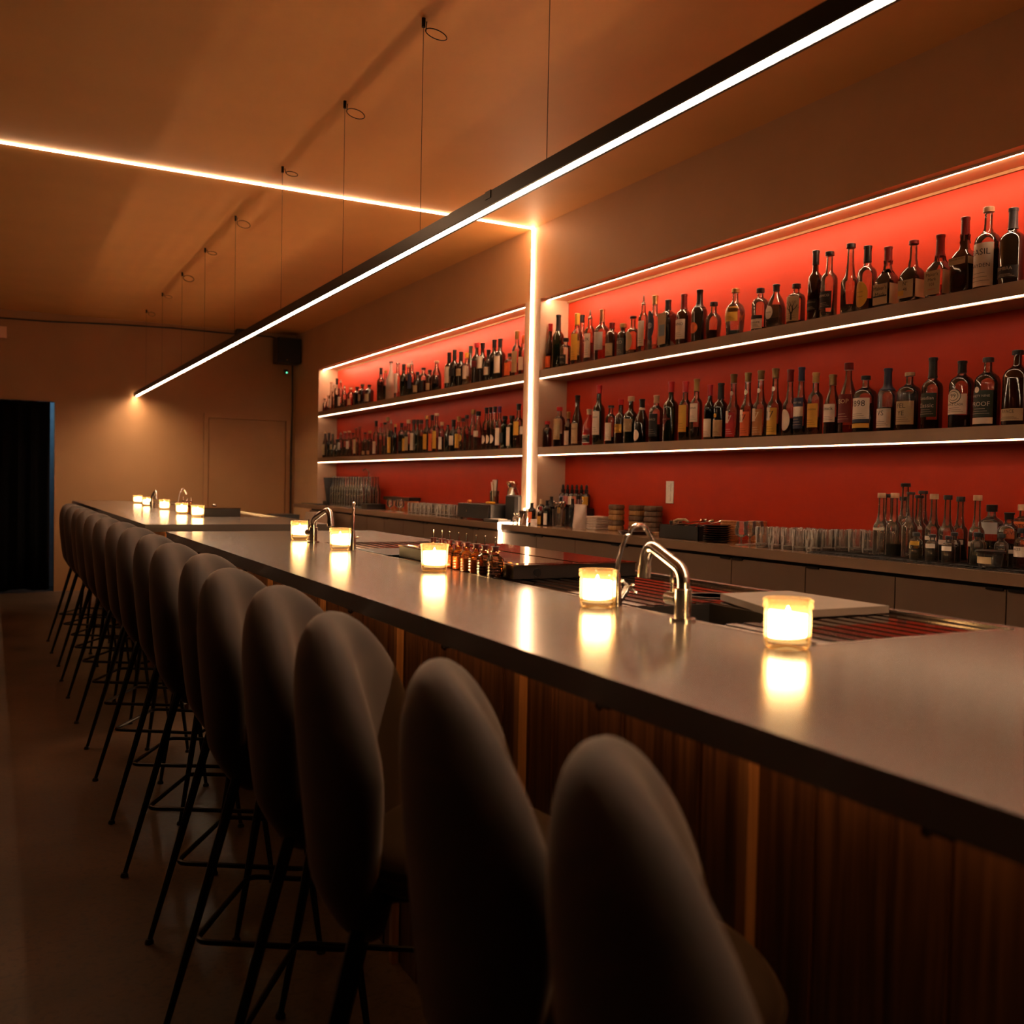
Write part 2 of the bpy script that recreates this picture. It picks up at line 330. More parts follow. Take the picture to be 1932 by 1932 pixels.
for i in range(1, len(gaps) - 1, 2):
    a, b, c2 = gaps[i - 1], gaps[i], gaps[i + 1]
    if b in (): continue
    nc += 1
    t = thing('base_cabinet', 'beige handleless cabinet under the back counter, %s from the far end' % ordn((len(gaps) - 1 - i) // 2 + 1), 'cabinet', (3.21, b, 0), 0, 'cabinets below the back counter')
    MB().box(.012, .43, a - b + .001, c2 - b - .001, .08, 1.010).build('carcass', DARK, t, False)
    MB().box(.05, .06, a - b + .001, c2 - b - .001, 0, .08).build('toe_kick', DARK, t, False)
    for (u0, u1) in ((a, b), (b, c2)):
        dd = MB().box(-.008, .012, u0 - b + .003, u1 - b - .003, .09, .995).build('door', CABM, t, False)
        for e, sg in ((u0, 1), (u1, -1)):
            if e in tabs and sg in tabs[e]:
                yy = e - b + sg * .045
                MB().box(-.014, .0, yy - .035, yy + .035, .990, 1.0).build('finger_pull', BLACKM, dd, False)

# ================================================================ bars
ZB = 1.074
def station(name, label, y0, y1, basin, drain, loc):
    """stainless ridged work station sunk into the bar top; x 1.24..1.77"""
    t = thing(name, label, 'sink station', loc); x0, x1 = 1.235, 1.772; zt = ZB - .008
    mb = MB()
    mb.box(x0, x1, y0, y0 + .012, zt - .02, ZB + .0005).box(x0, x1, y1 - .012, y1, zt - .02, ZB + .0005).box(x0, x0 + .010, y0, y1, zt - .02, ZB + .0005).box(x1 - .014, x1, y0, y1, zt - .02, ZB + .003)
    mb.build('rim', STEEL, t, False)
    bx0, bx1, by0, by1 = basin
    ch = MB()
    mb = MB()
    for a, b, c_, d_ in ((x0 + .01, x1 - .014, y0 + .012, by0), (x0 + .01, x1 - .014, by1, y1 - .012), (x0 + .01, bx0, by0, by1), (bx1, x1 - .014, by0, by1)):
        n = max(1, int((b - a) / .046)); p = (b - a) / n
        for k in range(n):
            u = a + k * p; prof = [(u, zt - .006), (u, zt + .003), (u + p * .60, zt + .003), (u + p * .60, zt - .006)]; ch.add([(u + p * .60, c_, zt - .004), (u + p, c_, zt - .004), (u + p, d_, zt - .004), (u + p * .60, d_, zt - .004)], [(0, 1, 2, 3)])
            for (xa, za), (xb, zb) in zip(prof[:-1], prof[1:]):
                mb.add([(xa, c_, za), (xb, c_, zb), (xb, d_, zb), (xa, d_, za)], [(0, 1, 2, 3)])
    mb.build('drainboard', STEEL2, t, False); ch.build('drain_channels', P('shaded_channel_steel', (.10, .06, .045), .35, .6), t, False)  # channel floors coloured darker for the shade inside the grooves
    mb = MB().box(bx0, bx1, by0, by1, zt - .17, zt - .166).box(bx0, bx0 + .003, by0, by1, zt - .17, zt).box(bx1 - .003, bx1, by0, by1, zt - .17, zt).box(bx0, bx1, by0, by0 + .003, zt - .17, zt).box(bx0, bx1, by1 - .003, by1, zt - .17, zt)
    mb.build('sink_basin', P('basin_steel', (.12, .10, .09), .35, .9), t, False)
    if drain:
        mb = MB().lathe([(.05, .0045), (.055, .006), (.06, .0045), (.05, .0045)], 24, (drain[0], drain[1], zt)).lathe([(0, .0046), (.049, .0046)], 24, (drain[0], drain[1], zt))
        mb.build('rinser_plate', BLACKM, t)
    return t
def bar(name, label, y0, y1, s0, s1, ends):
    t = thing(name, label, 'bar counter', (0, 0, 0)); xa, xb, xs = .752, 1.805, 1.234
    th = .041
    mb = MB().box(xa, xs, y0, y1, ZB - th, ZB).box(xs, xb, y0, s0, ZB - th, ZB).box(xs, xb, s1, y1, ZB - th, ZB).box(1.773, xb, s0, s1, ZB - th, ZB)
    mb.build('countertop', TOP, t, False)
    mb = MB(); y = y0 + .05; k = 0
    while y < y1 - .05:   # vertical planks of uneven width, set in and out by a few millimetres
        w_ = (.11, .14, .09, .125)[k % 4]; e = min(y + w_, y1 - .04)
        mb.box(1.004 + (.0, .004, .002, .006)[(k * 3) % 4], 1.04, y, e - .004, .0, ZB - th); y += w_; k += 1
    mb.build('front_panel', WALNUT, t, False)
    mb = MB().box(1.04, 1.08, y0 + .04, y1 - .04, 0, ZB - th).box(1.72, 1.74, y0 + .04, y1 - .04, .1, ZB - .2)
    mb.box(1.0, 1.74, y0 + .04, y0 + .06, 0, ZB - th).box(1.0, 1.74, y1 - .06, y1 - .04, 0, ZB - th)
    mb.build('carcass', P('dark_carcass', (.09, .05, .03), .6), t, False)
    return t
def bar_bits(t, bats, hooks, steady):
    for y in bats:
        MB().box(.984, 1.004, y - .011, y + .011, .0, ZB - .041).build('batten', OAKY, t, False)
    for y in hooks:
        MB().box(.758, .79, y - .016, y + .012, ZB - .047, ZB - .041, .002).tube([(.764, y + .02, ZB - .042), (.764, y + .02, ZB - .051), (.768, y + .02, ZB - .054), (.774, y + .02, ZB - .050)], .003, 6).build('bag_hook', BLACKM, t)
    for y in steady:
        MB().box(.90, 1.0, y - .003, y + .003, ZB - .065, ZB - .041).build('support_bracket', BLACKM, t, False)
b1 = bar('bar_counter', 'long grey-topped bar with walnut front in the foreground', -1.4, 4.95, 1.21, 4.03, 0)
bar_bits(b1, [.394 - .7, .394, 1.094, 1.80, 2.502, 3.209, 3.913, 4.6], [.03, .585, 1.138, 1.678, 2.231, 2.79, 3.34, 3.9, 4.45], [.75, 1.45, 2.15, 2.85, 3.55, 4.3])
b2 = bar('bar_counter', 'farther grey-topped bar beyond the gap, near the far wall', 5.69, 11.2, 6.75, 10.1, 0)
bar_bits(b2, [5.85, 6.55, 7.25, 7.95, 8.65, 9.35, 10.05], [6.1, 6.65, 7.2, 7.75, 8.3], [5.95, 6.9, 7.6])
# under-bar light strips that graze the walnut front
for yy0, yy1, nm in ((-1.3, 4.85, 'near'), (5.8, 11.1, 'far')):
    t = thing('under_bar_light', 'dim warm strip hidden under the overhang of the %s bar' % nm, 'light strip', (.972, (yy0 + yy1) / 2, ZB - .041))
    MB().box(-.008, .004, -(yy1 - yy0) / 2, (yy1 - yy0) / 2, -.004, -.0005).build('diffuser', E('under_bar_diffuser', (1, .45, .15), 15), t, False)
station('sink_station', 'ridged steel drainboard station with open sink in near bar', 1.21, 4.03, (1.25, 1.50, 1.50, 1.80), (1.585, 1.90), (0, 0, 0))
station('sink_station', 'ridged steel drainboard station set in the far bar', 6.75, 10.1, (1.25, 1.5, 7.9, 8.2), None, (0, 0, 0))
mb = MB().box(1.25, 1.30, 0, .3, 0, .01)
mb = MB(); mb.box(1.26, 1.5, 3.30, 3.62, ZB - .006, ZB + .001, .003)
tag(mb.build('sink_cover', BLACKM), 'dark flat cover plate over the sink beside the far tap', 'cover')
# white cutting board over the sink
o = MB().prism([(1.43, 1.50), (1.745, 1.49), (1.75, 1.80), (1.54, 1.81)], 0, .016).build('cutting_board', P('cutting_board_plastic', (.16, .115, .085), .5), None, False, loc=(0, 0, ZB - .0025))
tag(o, 'white plastic cutting board lying over the sink edge', 'cutting board')
# closed steel bin lid box
t = thing('ice_bin_lid', 'low black steel box with shiny ridged lid behind the bitters bottles', 'box', (1.50, 2.83, ZB))
MB().box(-.205, .21, -.43, .44, -.003, .034).build('box_body', P('dark_steel', (.035, .028, .024), .4, .8), t, False)
MB().box(-.208, .213, -.433, .443, .034, .038).box(-.18, -.0, -.41, .42, .038, .0395).box(.02, .19, -.41, .42, .038, .0395).build('lid', STEEL2, t, False)
MB().lathe([(0, 0), (.012, 0), (.012, .004), (0, .004)], 14).build('latch', BLACKM, t).matrix_local = Matrix.Translation((-.13, -.430, .014)) @ Matrix.Rotation(PI / 2, 4, 'X')
t = thing('ice_bin_lid', 'low dark steel box standing on the far bar', 'box', (1.4, 6.98, ZB))
MB().box(-.14, .12, -.17, .2, -.003, .055).build('box_body', MC['dark_steel'], t, False)
MB().box(-.142, .122, -.172, .202, .055, .06).build('lid', STEEL2, t, False)
t = thing('folded_cloth', 'pale rolled cloths beside the middle candle', 'cloth', (1.37, 3.29, ZB))
MB().lathe([(0, -.05), (.014, -.045), (.016, 0), (.014, .045), (0, .05)], 12).build('cloth_roll', P('towel', (.62, .45, .3), .9, bump=.4, scale=80), t).rotation_euler = (PI / 2, 0, .3)
o = MB().lathe([(0, -.05), (.014, -.045), (.016, 0), (.014, .045), (0, .05)], 12).build('cloth_roll', MC['towel'], t); o.rotation_euler = (PI / 2, 0, .1); o.location = (-.032, -.03, 0)
for o in t.children: o.location.z = .014

# ================================================================ bar stools
def pad(outline, n_r=9, n_a=44, T=.05, deform=None, pw=.5):
    """upholstered pad: outline(angle)->(u, v); thickness falls to zero at the rim; deform maps (u, v, t)->xyz"""
    v = []; f = []
    for side in (1, -1):
        for j in range(n_r):
            r = (j / n_r); rr = math.sin(r * PI / 2)
            for i in range(n_a):
                u, w_ = outline(2 * PI * i / n_a); t = side * T / 2 * max(0, 1 - rr ** 4.5) ** pw
                v.append(deform(u * rr, w_ * rr, t))
    base = len(v)
    for i in range(n_a):
        u, w_ = outline(2 * PI * i / n_a); v.append(deform(u, w_, 0))
    m = n_r * n_a
    for s in (0, 1):
        for j in range(n_r - 1):
            for i in range(n_a):
                a = s * m + j * n_a + i; b = s * m + j * n_a + (i + 1) % n_a; f.append((a, b, b + n_a, a + n_a))
        for i in range(n_a):
            a = s * m + (n_r - 1) * n_a + i; b = s * m + (n_r - 1) * n_a + (i + 1) % n_a; f.append((a, b, base + (i + 1) % n_a, base + i))
    return MB().add(v, f)
def se(c, p): return math.copysign(abs(c) ** p, c)
def o_back(a):
    u, w_ = se(math.cos(a), .80), se(math.sin(a), .86)      # u width -1..1, w height -1..1
    return u, w_
def d_back(u, w_, t):
    s = (w_ + 1) / 2
    wid = .160 + .083 * min(1, s / .6) ** .8 - .010 * max(0, s - .6) / .4
    y = u * wid; z = .535 + .570 * s
    x = -.150 - .060 * s + 1.75 * y * y + .05 * max(0, .25 - s) / .25 * .8
    nx = 1.0; k = 3.4 * y
    L = math.sqrt(1 + k * k)
    return (x + t / L, y - t * k / L, z + t * .1)
def o_seat(a):
    return se(math.cos(a), .9), se(math.sin(a), .9)
def d_seat(u, w_, t):
    x = .050 + u * .205; y = w_ * (.208 - .02 * max(0, -u))
    dish = .018 * (1 - u * u) * (1 - w_ * w_)
    return (x, y, .698 - dish + t - .02 * max(0, u) ** 2)
def stool_mesh():
    t = thing('bar_stool', 'x', 'bar stool', (0, 0, 0), 0, 'taupe velvet stools along the bar')
    bk = pad(o_back, 14, 52, .118, d_back, .5).build('backrest', VELVET, t)
    n = 60
    st = pad(o_seat, 8, 44, .085, d_seat, .4).build('seat', VELVET, t)
    MB().tube([d_seat(*o_seat(2 * PI * i / n), 0) for i in range(n)], .0042, 6, True).build('piping', VELVET, st)
    MB().tube([(.05, 0, .628), (-.10, 0, .628), (-.135, 0, .640), (-.150, 0, .68)], .012, 6).box(-.10, .14, -.09, .09, .626, .644, .006).build('bracket', BLACKM, t)
    for k in range(4):
        a = math.radians(45 + 90 * k); ca, sa = math.cos(a), math.sin(a); cx, cy = 0, 0
        P_ = [(.02, .632), (.115, .632), (.150, .624), (.172, .600), (.184, .56), (.268, .28), (.352, .012)]
        rr = [.0135, .0135, .0135, .0135, .0133, .011, .0075]
        lg = MB().tube([(cx + r * ca, cy + r * sa, z) for r, z in P_], rr, 8).build('leg', BLACKM, t)
        MB().lathe([(.0, 0), (.013, 0), (.013, .006), (.009, .014), (0, .014)], 12, (cx + .354 * ca, cy + .354 * sa, 0)).build('foot_glide', BLACKP, lg)
    R_ = .278; cs = []
    for k in range(4):
        a = math.radians(45 + 90 * k); cs.append(Vector((R_ * math.cos(a), R_ * math.sin(a), .215)))
    pts = []
    for k in range(4):
        p, q, r = cs[k - 1], cs[k], cs[(k + 1) % 4]
        d1 = (p - q).normalized() * .035; d2 = (r - q).normalized() * .035
        for s in (0, .25, .5, .75, 1): pts.append((q + d1) * (1 - s) ** 2 + q * 2 * s * (1 - s) + (q + d2) * s * s)
    MB().tube(pts, .0075, 8, True).build('footrest_ring', BLACKM, t)
    return t
ys = [.625, 1.08, 1.57, 2.02, 2.47, 2.99, 3.53, 4.09, 4.66, 5.23, 5.80, 6.45, 7.0, 7.55, 8.1, 8.7]
s0 = stool_mesh()
for i, y in enumerate(ys):
    x = (.665, .705, .705, .72, .71, .75, .74, .755, .755, .76, .75, .755, .75, .76, .75, .75)[i]; rz = math.radians((-31, -22, -28, -32, -32, -32, -30, -29, -33, -30, -28, -31, -30, -29, -32, -30)[i])
    if i < 9: lb = 'taupe velvet bar stool with black legs, %s from the camera' % ordn(i + 1)
    else: lb = 'taupe velvet bar stool in the distant dark cluster, %s from the curtain' % ordn(16 - i)
    if i == 0: s0.location = (x, y, 0); s0.rotation_euler[2] = rz; s0['label'] = lb
    else: dup(s0, (x, y, 0), rz, lb)

s0.scale = (1, .86, 1)   # the nearest stool shows narrower
# ================================================================ candles
JARG = G('candle_jar_glass', (1, .93, .80), (.95, .72, .42), .12, .05, .26, (1, .70, .38))
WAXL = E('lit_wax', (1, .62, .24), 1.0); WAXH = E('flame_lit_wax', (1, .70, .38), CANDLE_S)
FL = E('flame', (1, .75, .38), 60)
def candle(kind):
    t = thing('candle_jar', 'x', 'candle', (0, 0, 0), 0, 'lit jar candles along the bars')
    if kind == 0:
        pr = [(0, .002), (.033, .0), (.0365, .004), (.038, .012), (.0385, .060), (.037, .066), (.0405, .068), (.0405, .074), (.0385, .076), (.0405, .078), (.041, .0815), (.038, .083), (.0362, .080), (.035, .066), (.036, .060), (.0355, .014), (0, .010)]
    else:
        pr = [(0, .002), (.034, .0), (.037, .004), (.038, .010), (.041, .072), (.0425, .074), (.043, .080), (.041, .081), (.0395, .074), (.0365, .012), (0, .010)]
    MB().lathe(pr, 32).build('jar', JARG, t)
    n = 28; v = []; f = []   # wax: low glowing part and a bright part with slanted limits
    def lvl(a, z, s): return z + s * math.cos(a)
    def cupw(z0, s0_, z1, s1_, r, cap):
        v = []; 
        for z, s in ((z0, s0_), (z1, s1_)):
            for i in range(n): a = 2 * PI * i / n; v.append((r * math.cos(a), r * math.sin(a), lvl(a, z, s)))
        f = [(i, (i + 1) % n, n + (i + 1) % n, n + i) for i in range(n)] + [tuple(n + i for i in range(n))] + ([tuple(reversed(range(n)))] if cap else [])
        return MB().add(v, f)
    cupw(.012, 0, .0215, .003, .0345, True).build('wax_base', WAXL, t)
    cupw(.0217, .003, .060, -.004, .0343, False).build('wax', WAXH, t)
    MB().lathe([(0, .057), (.0018, .058), (.004, .062), (.0025, .067), (0, .071)], 10).build('flame', FL, t)
    return t
c0 = candle(0); c1 = candle(1)
cl = [(1.178, 1.213, 0, 0, 'lit jar candle with beaded rim, nearest the camera'), (1.170, 1.782, 0, 40, 'lit jar candle to the left of the near curved tap'),
      (1.172, 2.674, 1, 80, 'lit straight-sided candle beside the bitters bottles'), (1.180, 3.593, 0, 120, 'lit jar candle in front of the far filler tap'),
      (1.205, 4.232, 0, 200, 'lit jar candle last on the near bar, by the gap'),
      (1.216, 6.706, 1, 10, 'lit candle rightmost on the far bar, before the low box'), (1.209, 7.28, 1, 90, 'lit candle second from right on the far bar'),
      (1.228, 8.202, 0, 50, 'lit candle in the middle of the five on the far bar'), (1.233, 9.205, 1, 150, 'lit candle second from left on the far bar'), (1.262, 10.082, 1, 220, 'lit candle leftmost on the far bar, by the far wall')]
u0 = u1 = False
for x, y, k, a, lb in cl:
    if k == 0 and not u0: r = c0; u0 = True
    elif k == 1 and not u1: r = c1; u1 = True
    else: r = dup(c1 if k else c0, (0, 0, 0))
    r.location = (x, y, ZB); r.rotation_euler[2] = math.radians(a); r['label'] = lb

# ================================================================ taps
def faucet(name, label, x, y, sgn, rot=0.):
    t = thing(name, label, 'tap', (x, y, ZB), rot)
    MB().lathe([(0, 0), (.026, 0), (.026, .005), (.0168, .006), (.0168, .062), (.0150, .064), (0, .064)], 28).build('body', STEEL, t)
    pts = [(0, 0, .06), (0, 0, .074)]
    for i in range(6):
        a = i / 5 * math.radians(62); pts.append((0, sgn * .035 * (1 - math.cos(a)),   .075 + .035 * math.sin(a)))
    e = Vector(pts[-1]); d_ = Vector((0, sgn * math.cos(math.radians(28)), math.sin(math.radians(28))))
    d_ = Vector((0, sgn * .87, .34)).normalized(); pts.append(tuple(e + d_ * .082)); e2 = e + d_ * .082
    for i in range(1, 7):
        s = i / 6; pts.append(tuple(e2 + Vector((0, sgn * (.040 * math.sin(s * 1.45)), .010 * math.sin(s * 2.6) - .045 * s * s))))
    MB().tube(pts, .0125, 16).build('spout', STEEL, t)
    l = Vector(pts[-1]); dd = (Vector(pts[-1]) - Vector(pts[-2])).normalized()
    MB().cyl(l - dd * .002, l + dd * .022, .0142, 18).build('aerator', STEEL, t)
    MB().cyl((-.0, .016, .040), (-.0, .05, .040), .0135, 18).build('valve', STEEL, t)
    MB().cyl((0, .036, .048), (0, .040, .095), .0042, 10).build('lever', STEEL, t)
    return t
faucet('mixer_tap', 'near brushed steel mixer tap with angled spout on the bar', 1.218, 1.543, 1, math.radians(-1))
faucet('mixer_tap', 'farther steel mixer tap behind the fourth candle', 1.212, 4.05, -1, math.radians(14))
faucet('mixer_tap', 'steel tap left on the far bar, between the candles', 1.21, 8.75, -1, .1)
def filler(label, x, y, rz=0.):
    t = thing('filler_tap', label, 'tap', (x, y, ZB), rz)
    MB().lathe([(0, 0), (.013, 0), (.012, .03), (.008, .07), (.0072, .075), (0, .075)], 16).build('body', STEEL, t)
    pts = [(0, 0, .07), (.004, 0, .10), (.016, 0, .135), (.026, 0, .155)]
    for i in range(8):
        a = i / 7 * 2.5; pts.append((.058 - .026 * math.cos(a) + .003, 0, .158 + .022 * math.sin(a)))
    pts.append((.103, 0, .140))
    MB().tube(pts, .0052, 10).build('spout', STEEL, t)
    h = MB().cyl((.008, 0, .012), (.030, 0, .036), .0075, 12)
    h.cyl((.030, 0, .036), (.036, 0, .042), .009, 12)
    k = h.build('valve', STEEL, t)
    h = MB(); c_ = Vector((.036, 0, .042))
    for a in range(4):
        u = Vector((-.7, 0, .7)) * math.cos(a * PI / 2 + .4) + Vector((0, 1, 0)) * math.sin(a * PI / 2 + .4); h.cyl(c_, c_ + u * .018, .0028, 8)
        q = c_ + u * .020; h.lathe([(0, -.004), (.0035, -.0025), (.0045, 0), (.0035, .0025), (0, .004)], 8, tuple(q))
    h.build('cross_handle', STEEL, t); return t
filler('slender hooked filler tap with cross handle, next to the near mixer tap', 1.216, 1.775, .1)
filler('slender hooked filler tap right of the fourth candle', 1.216, 3.55, 1.2)
filler('slender hooked filler tap behind the far bar candles', 1.21, 7.45, .8)

# ================================================================ bitters bottles
CUT = G('cut_amber_glass', (.92, .62, .34), (.48, .22, .08), .4, .08)
CUTC = G('cut_clear_glass', (.85, .66, .48), (.4, .26, .16), .3, .08)
LIQA = P('amber_bitters', (.55, .22, .05), .2, amt=.2); LIQK = P('dark_bitters', (.02, .006, .004), .2)
DARKRED = P('dark_red_stopper', (.10, .012, .008), .4)
def bitters(amber, label, square):
    t = thing('bitters_bottle', label, 'bottle', (0, 0, 0), 0, 'bitters bottles lined up on the near bar')
    n = 24; v = []; prof = [(.019, 0)] + [(.0205 + .0013 * (k % 2), .004 + .0042 * k) for k in range(12)] + [(.019, .056), (.010, .062), (.009, .070), (.012, .072), (.012, .074), (0, .074)]
    m = MB().lathe([(0, 0)] + prof, n, sq=3.5 if square else None)
    m.v = [(x * (1 + (.03 if (int(round(math.atan2(y, x) / (2 * PI) * n)) % 2) and .003 < z < .055 else 0)), y * (1 + (.03 if (int(round(math.atan2(y, x) / (2 * PI) * n)) % 2) and .003 < z < .055 else 0)), z) for x, y, z in m.v]
    m.build('bottle_body', CUT if amber else CUTC, t, True, 12)
    MB().lathe([(0, .002), (.0175, .002), (.0175, .040 if amber else .026), (0, .040 if amber else .026)], 16).build('liquid', LIQA if amber else LIQK, t)
    MB().lathe([(0, .072), (.008, .072), (.0095, .084), (.0125, .085), (.0125, .087), (0, .088)], 14).build('stopper', DARKRED, t)
    MB().lathe([(0, .087), (.0035, .087), (.0028, .094), (.0022, .104), (.003, .112), (.001, .114), (0, .114)], 8).build('dasher_top', STEEL, t)
    return t
for k in range(8):
    y = 2.455 + .062 * k
    b = bitters(k > 1, ('%s dasher bottle, %s from the right in the bitters row' % ('faceted dark bitters' if k < 2 else 'faceted amber bitters', ordn(k + 1))), k < 2)
    b.location = (1.262 + (.0 if k % 2 else .002), y, ZB)
for k in range(4):
    b = bitters(True, 'small amber bitters bottle in the far cluster, %s from the right' % ordn(k + 1), False); b['group'] = 'bitters bottles on the far bar'
    b.location = (1.30 + .045 * (k % 2), 7.62 + .075 * k, ZB)

# ================================================================ bottles
GT = {'c': G('bottle_glass_clear', (.90, .86, .83), (.58, .48, .42), .5, .045, .05, (1, .88, .8)), 'e': G('sample_bottle_glass', (.95, .92, .88), (.80, .74, .66), .5, .06, .13, (1, .92, .8)), 'k': P('bottle_glass_black', (.006, .007, .008), .07, coat=1.), 'g': P('bottle_glass_green', (.008, .016, .007), .07, coat=1.),
      'a': P('bottle_glass_brown', (.030, .008, .004), .07, coat=1.), 'r': P('bottle_glass_red', (.35, .012, .008), .1, coat=.6), 'W': P('bottle_porcelain', (.50, .40, .33), .35)}
def liqm(nm, c): return G(nm, c, tuple(x * .4 for x in c), .04, .1)
LQ = {'d': liqm('spirit_dark', (.13, .022, .010)), 'r': liqm('spirit_red', (.42, .015, .01)), 'y': liqm('spirit_yellow', (.62, .45, .05)), 'a': liqm('spirit_amber', (.50, .17, .04)), 'p': liqm('spirit_pale', (.72, .32, .20))}
CC = {'k': ('black', (.012, .011, .012)), 'r': ('red', (.50, .02, .025)), 'R': ('maroon', (.16, .008, .008)), 'y': ('yellow', (.75, .42, .05)), 'w': ('pale', (.62, .42, .26)), 'g': ('gold', (.42, .26, .09)),
      'G': ('bronze', (.20, .13, .05)), 'm': ('metal', (.35, .28, .24)), 'c': ('copper', (.45, .20, .10)), 'n': ('green', (.02, .035, .022)), 'b': ('navy', (.02, .03, .075)), 'v': ('violet', (.10, .03, .14)), 'o': ('orange', (.80, .16, .04)),
      't': ('tan', (.52, .38, .22)), 's': ('slate', (.12, .13, .12)), 'W': ('greywhite', (.50, .45, .42)), 'K': ('steelgrey', (.10, .11, .13)), '-': ('clear', (.8, .8, .8)), 'a': ('amberbrown', (.45, .20, .06))}
def capmat(k):
    n_, c = CC[k]
    if k == '-': return GT['c']
    return P('cap_' + n_, c, .35 if k not in 'gGmc' else .3, .7 if k in 'gGmc' else 0.)
def labmat(k):
    n_, c = CC[k]; 
    if k == 'w': return P('label_white', (.84, .73, .63), .65)
    return P('label_' + n_, c, .6)
INK = {'w': (.03, .02, .02), 't': (.03, .02, .01), 'y': (.05, .03, .01), 'k': (.45, .38, .30), 'b': (.7, .62, .5), 'n': (.6, .52, .42), 'R': (.7, .5, .3), 'r': (.9, .8, .7), 'o': (.1, .02, .01), 's': (.7, .65, .6), 'W': (.1, .08, .07), 'a': (.8, .7, .5)}
def profile(kind, h, r, cf):
    rn = min(.0155, r * .42)
    if kind == 'F': rn = r * .35
    c0 = h * (1 - cf)
    if kind == 'B': p = [(.92, 0), (1, .012), (1, .56), (.97, .60), (.86, .64), (.62, .675), (.45, .70)]; body = .58
    elif kind == 'T': p = [(.92, 0), (1, .012), (1, .44), (.95, .50), (.80, .58), (.60, .66), (.46, .73)]; body = .45
    elif kind == 'L': p = [(.92, 0), (1, .012), (1, .44), (.96, .48), (.80, .515), (.62, .54), (.52, .60), (.42, .70)]; body = .45
    elif kind == 'S': p = [(.92, 0), (1, .012), (1, .62), (.97, .67), (.84, .725), (.60, .76), (.44, .78)]; body = .64
    elif kind == 'D': p = [(.75, 0), (.85, .02), (1, .45), (.97, .55), (.80, .64), (.5, .70), (.38, .73)]; body = .5
    elif kind == 'P': p = [(.85, 0), (.97, .05), (1, .25), (.97, .42), (.85, .56), (.66, .66), (.48, .73), (.38, .77)]; body = .5
    elif kind == 'Q': p = [(.96, 0), (1, .012), (1, .66), (.96, .70), (.70, .74), (.42, .77)]; body = .68
    elif kind == 'M': p = [(.95, 0), (1, .012), (1, .42), (.97, .46), (.82, .51), (.52, .56), (.40, .60), (.36, .66)]; body = .44
    elif kind == 'F': p = [(.8, 0), (1, .06), (1.05, .3), (.95, .62), (.7, .8), (.45, .88)]; body = .6
    P_ = [(a * r, b * h) for a, b in p]
    zlast = P_[-1][1]; top = max(c0, zlast + .005) if cf > .12 else h * (1 - cf)
    P_ += [(rn, zlast + (h - zlast) * .15), (rn * .93, h * (1 - min(cf, .12)))]
    return P_, body, rn
def rat(P_, z):
    for (r0, z0), (r1, z1) in zip(P_[:-1], P_[1:]):
        if z0 <= z <= z1: return r0 + (r1 - r0) * (z - z0) / max(1e-6, z1 - z0)
    return P_[-1][0]
def wrap(u, z, rr, off): a = u / rr; return (-(rr + off) * math.cos(a), -(rr + off) * math.sin(a), z)
def lettering(lines, z0, z1, r, parent, mat, w, sqk, off):
    H_ = (z1 - z0) / (len(lines)); 
    for i, s in enumerate(lines):
        cu = bpy.data.curves.new('t', 'FONT'); cu.body = s; cu.align_x = 'CENTER'; cu.align_y = 'CENTER'; cu.size = 1; cu.resolution_u = 2
        ob = bpy.data.objects.new('t', cu); C.objects.link(ob); dg = bpy.context.evaluated_depsgraph_get()
        me = bpy.data.meshes.new_from_object(ob.evaluated_get(dg)); bpy.data.objects.remove(ob); bpy.data.curves.remove(cu)
        xs = [v.co.x for v in me.vertices]
        if not xs: continue
        wd = max(xs) - min(xs); sc = min(H_ * .95, w / wd); zc = z1 - H_ * (i + .5)
        for v in me.vertices:
            u, q = v.co.x * sc, v.co.y * sc
            v.co = (-(r + off), -u, zc + q) if sqk else wrap(u, zc + q, r, off)
        me.materials.append(mat); o = bpy.data.objects.new('lettering', me); C.objects.link(o); o.parent = parent
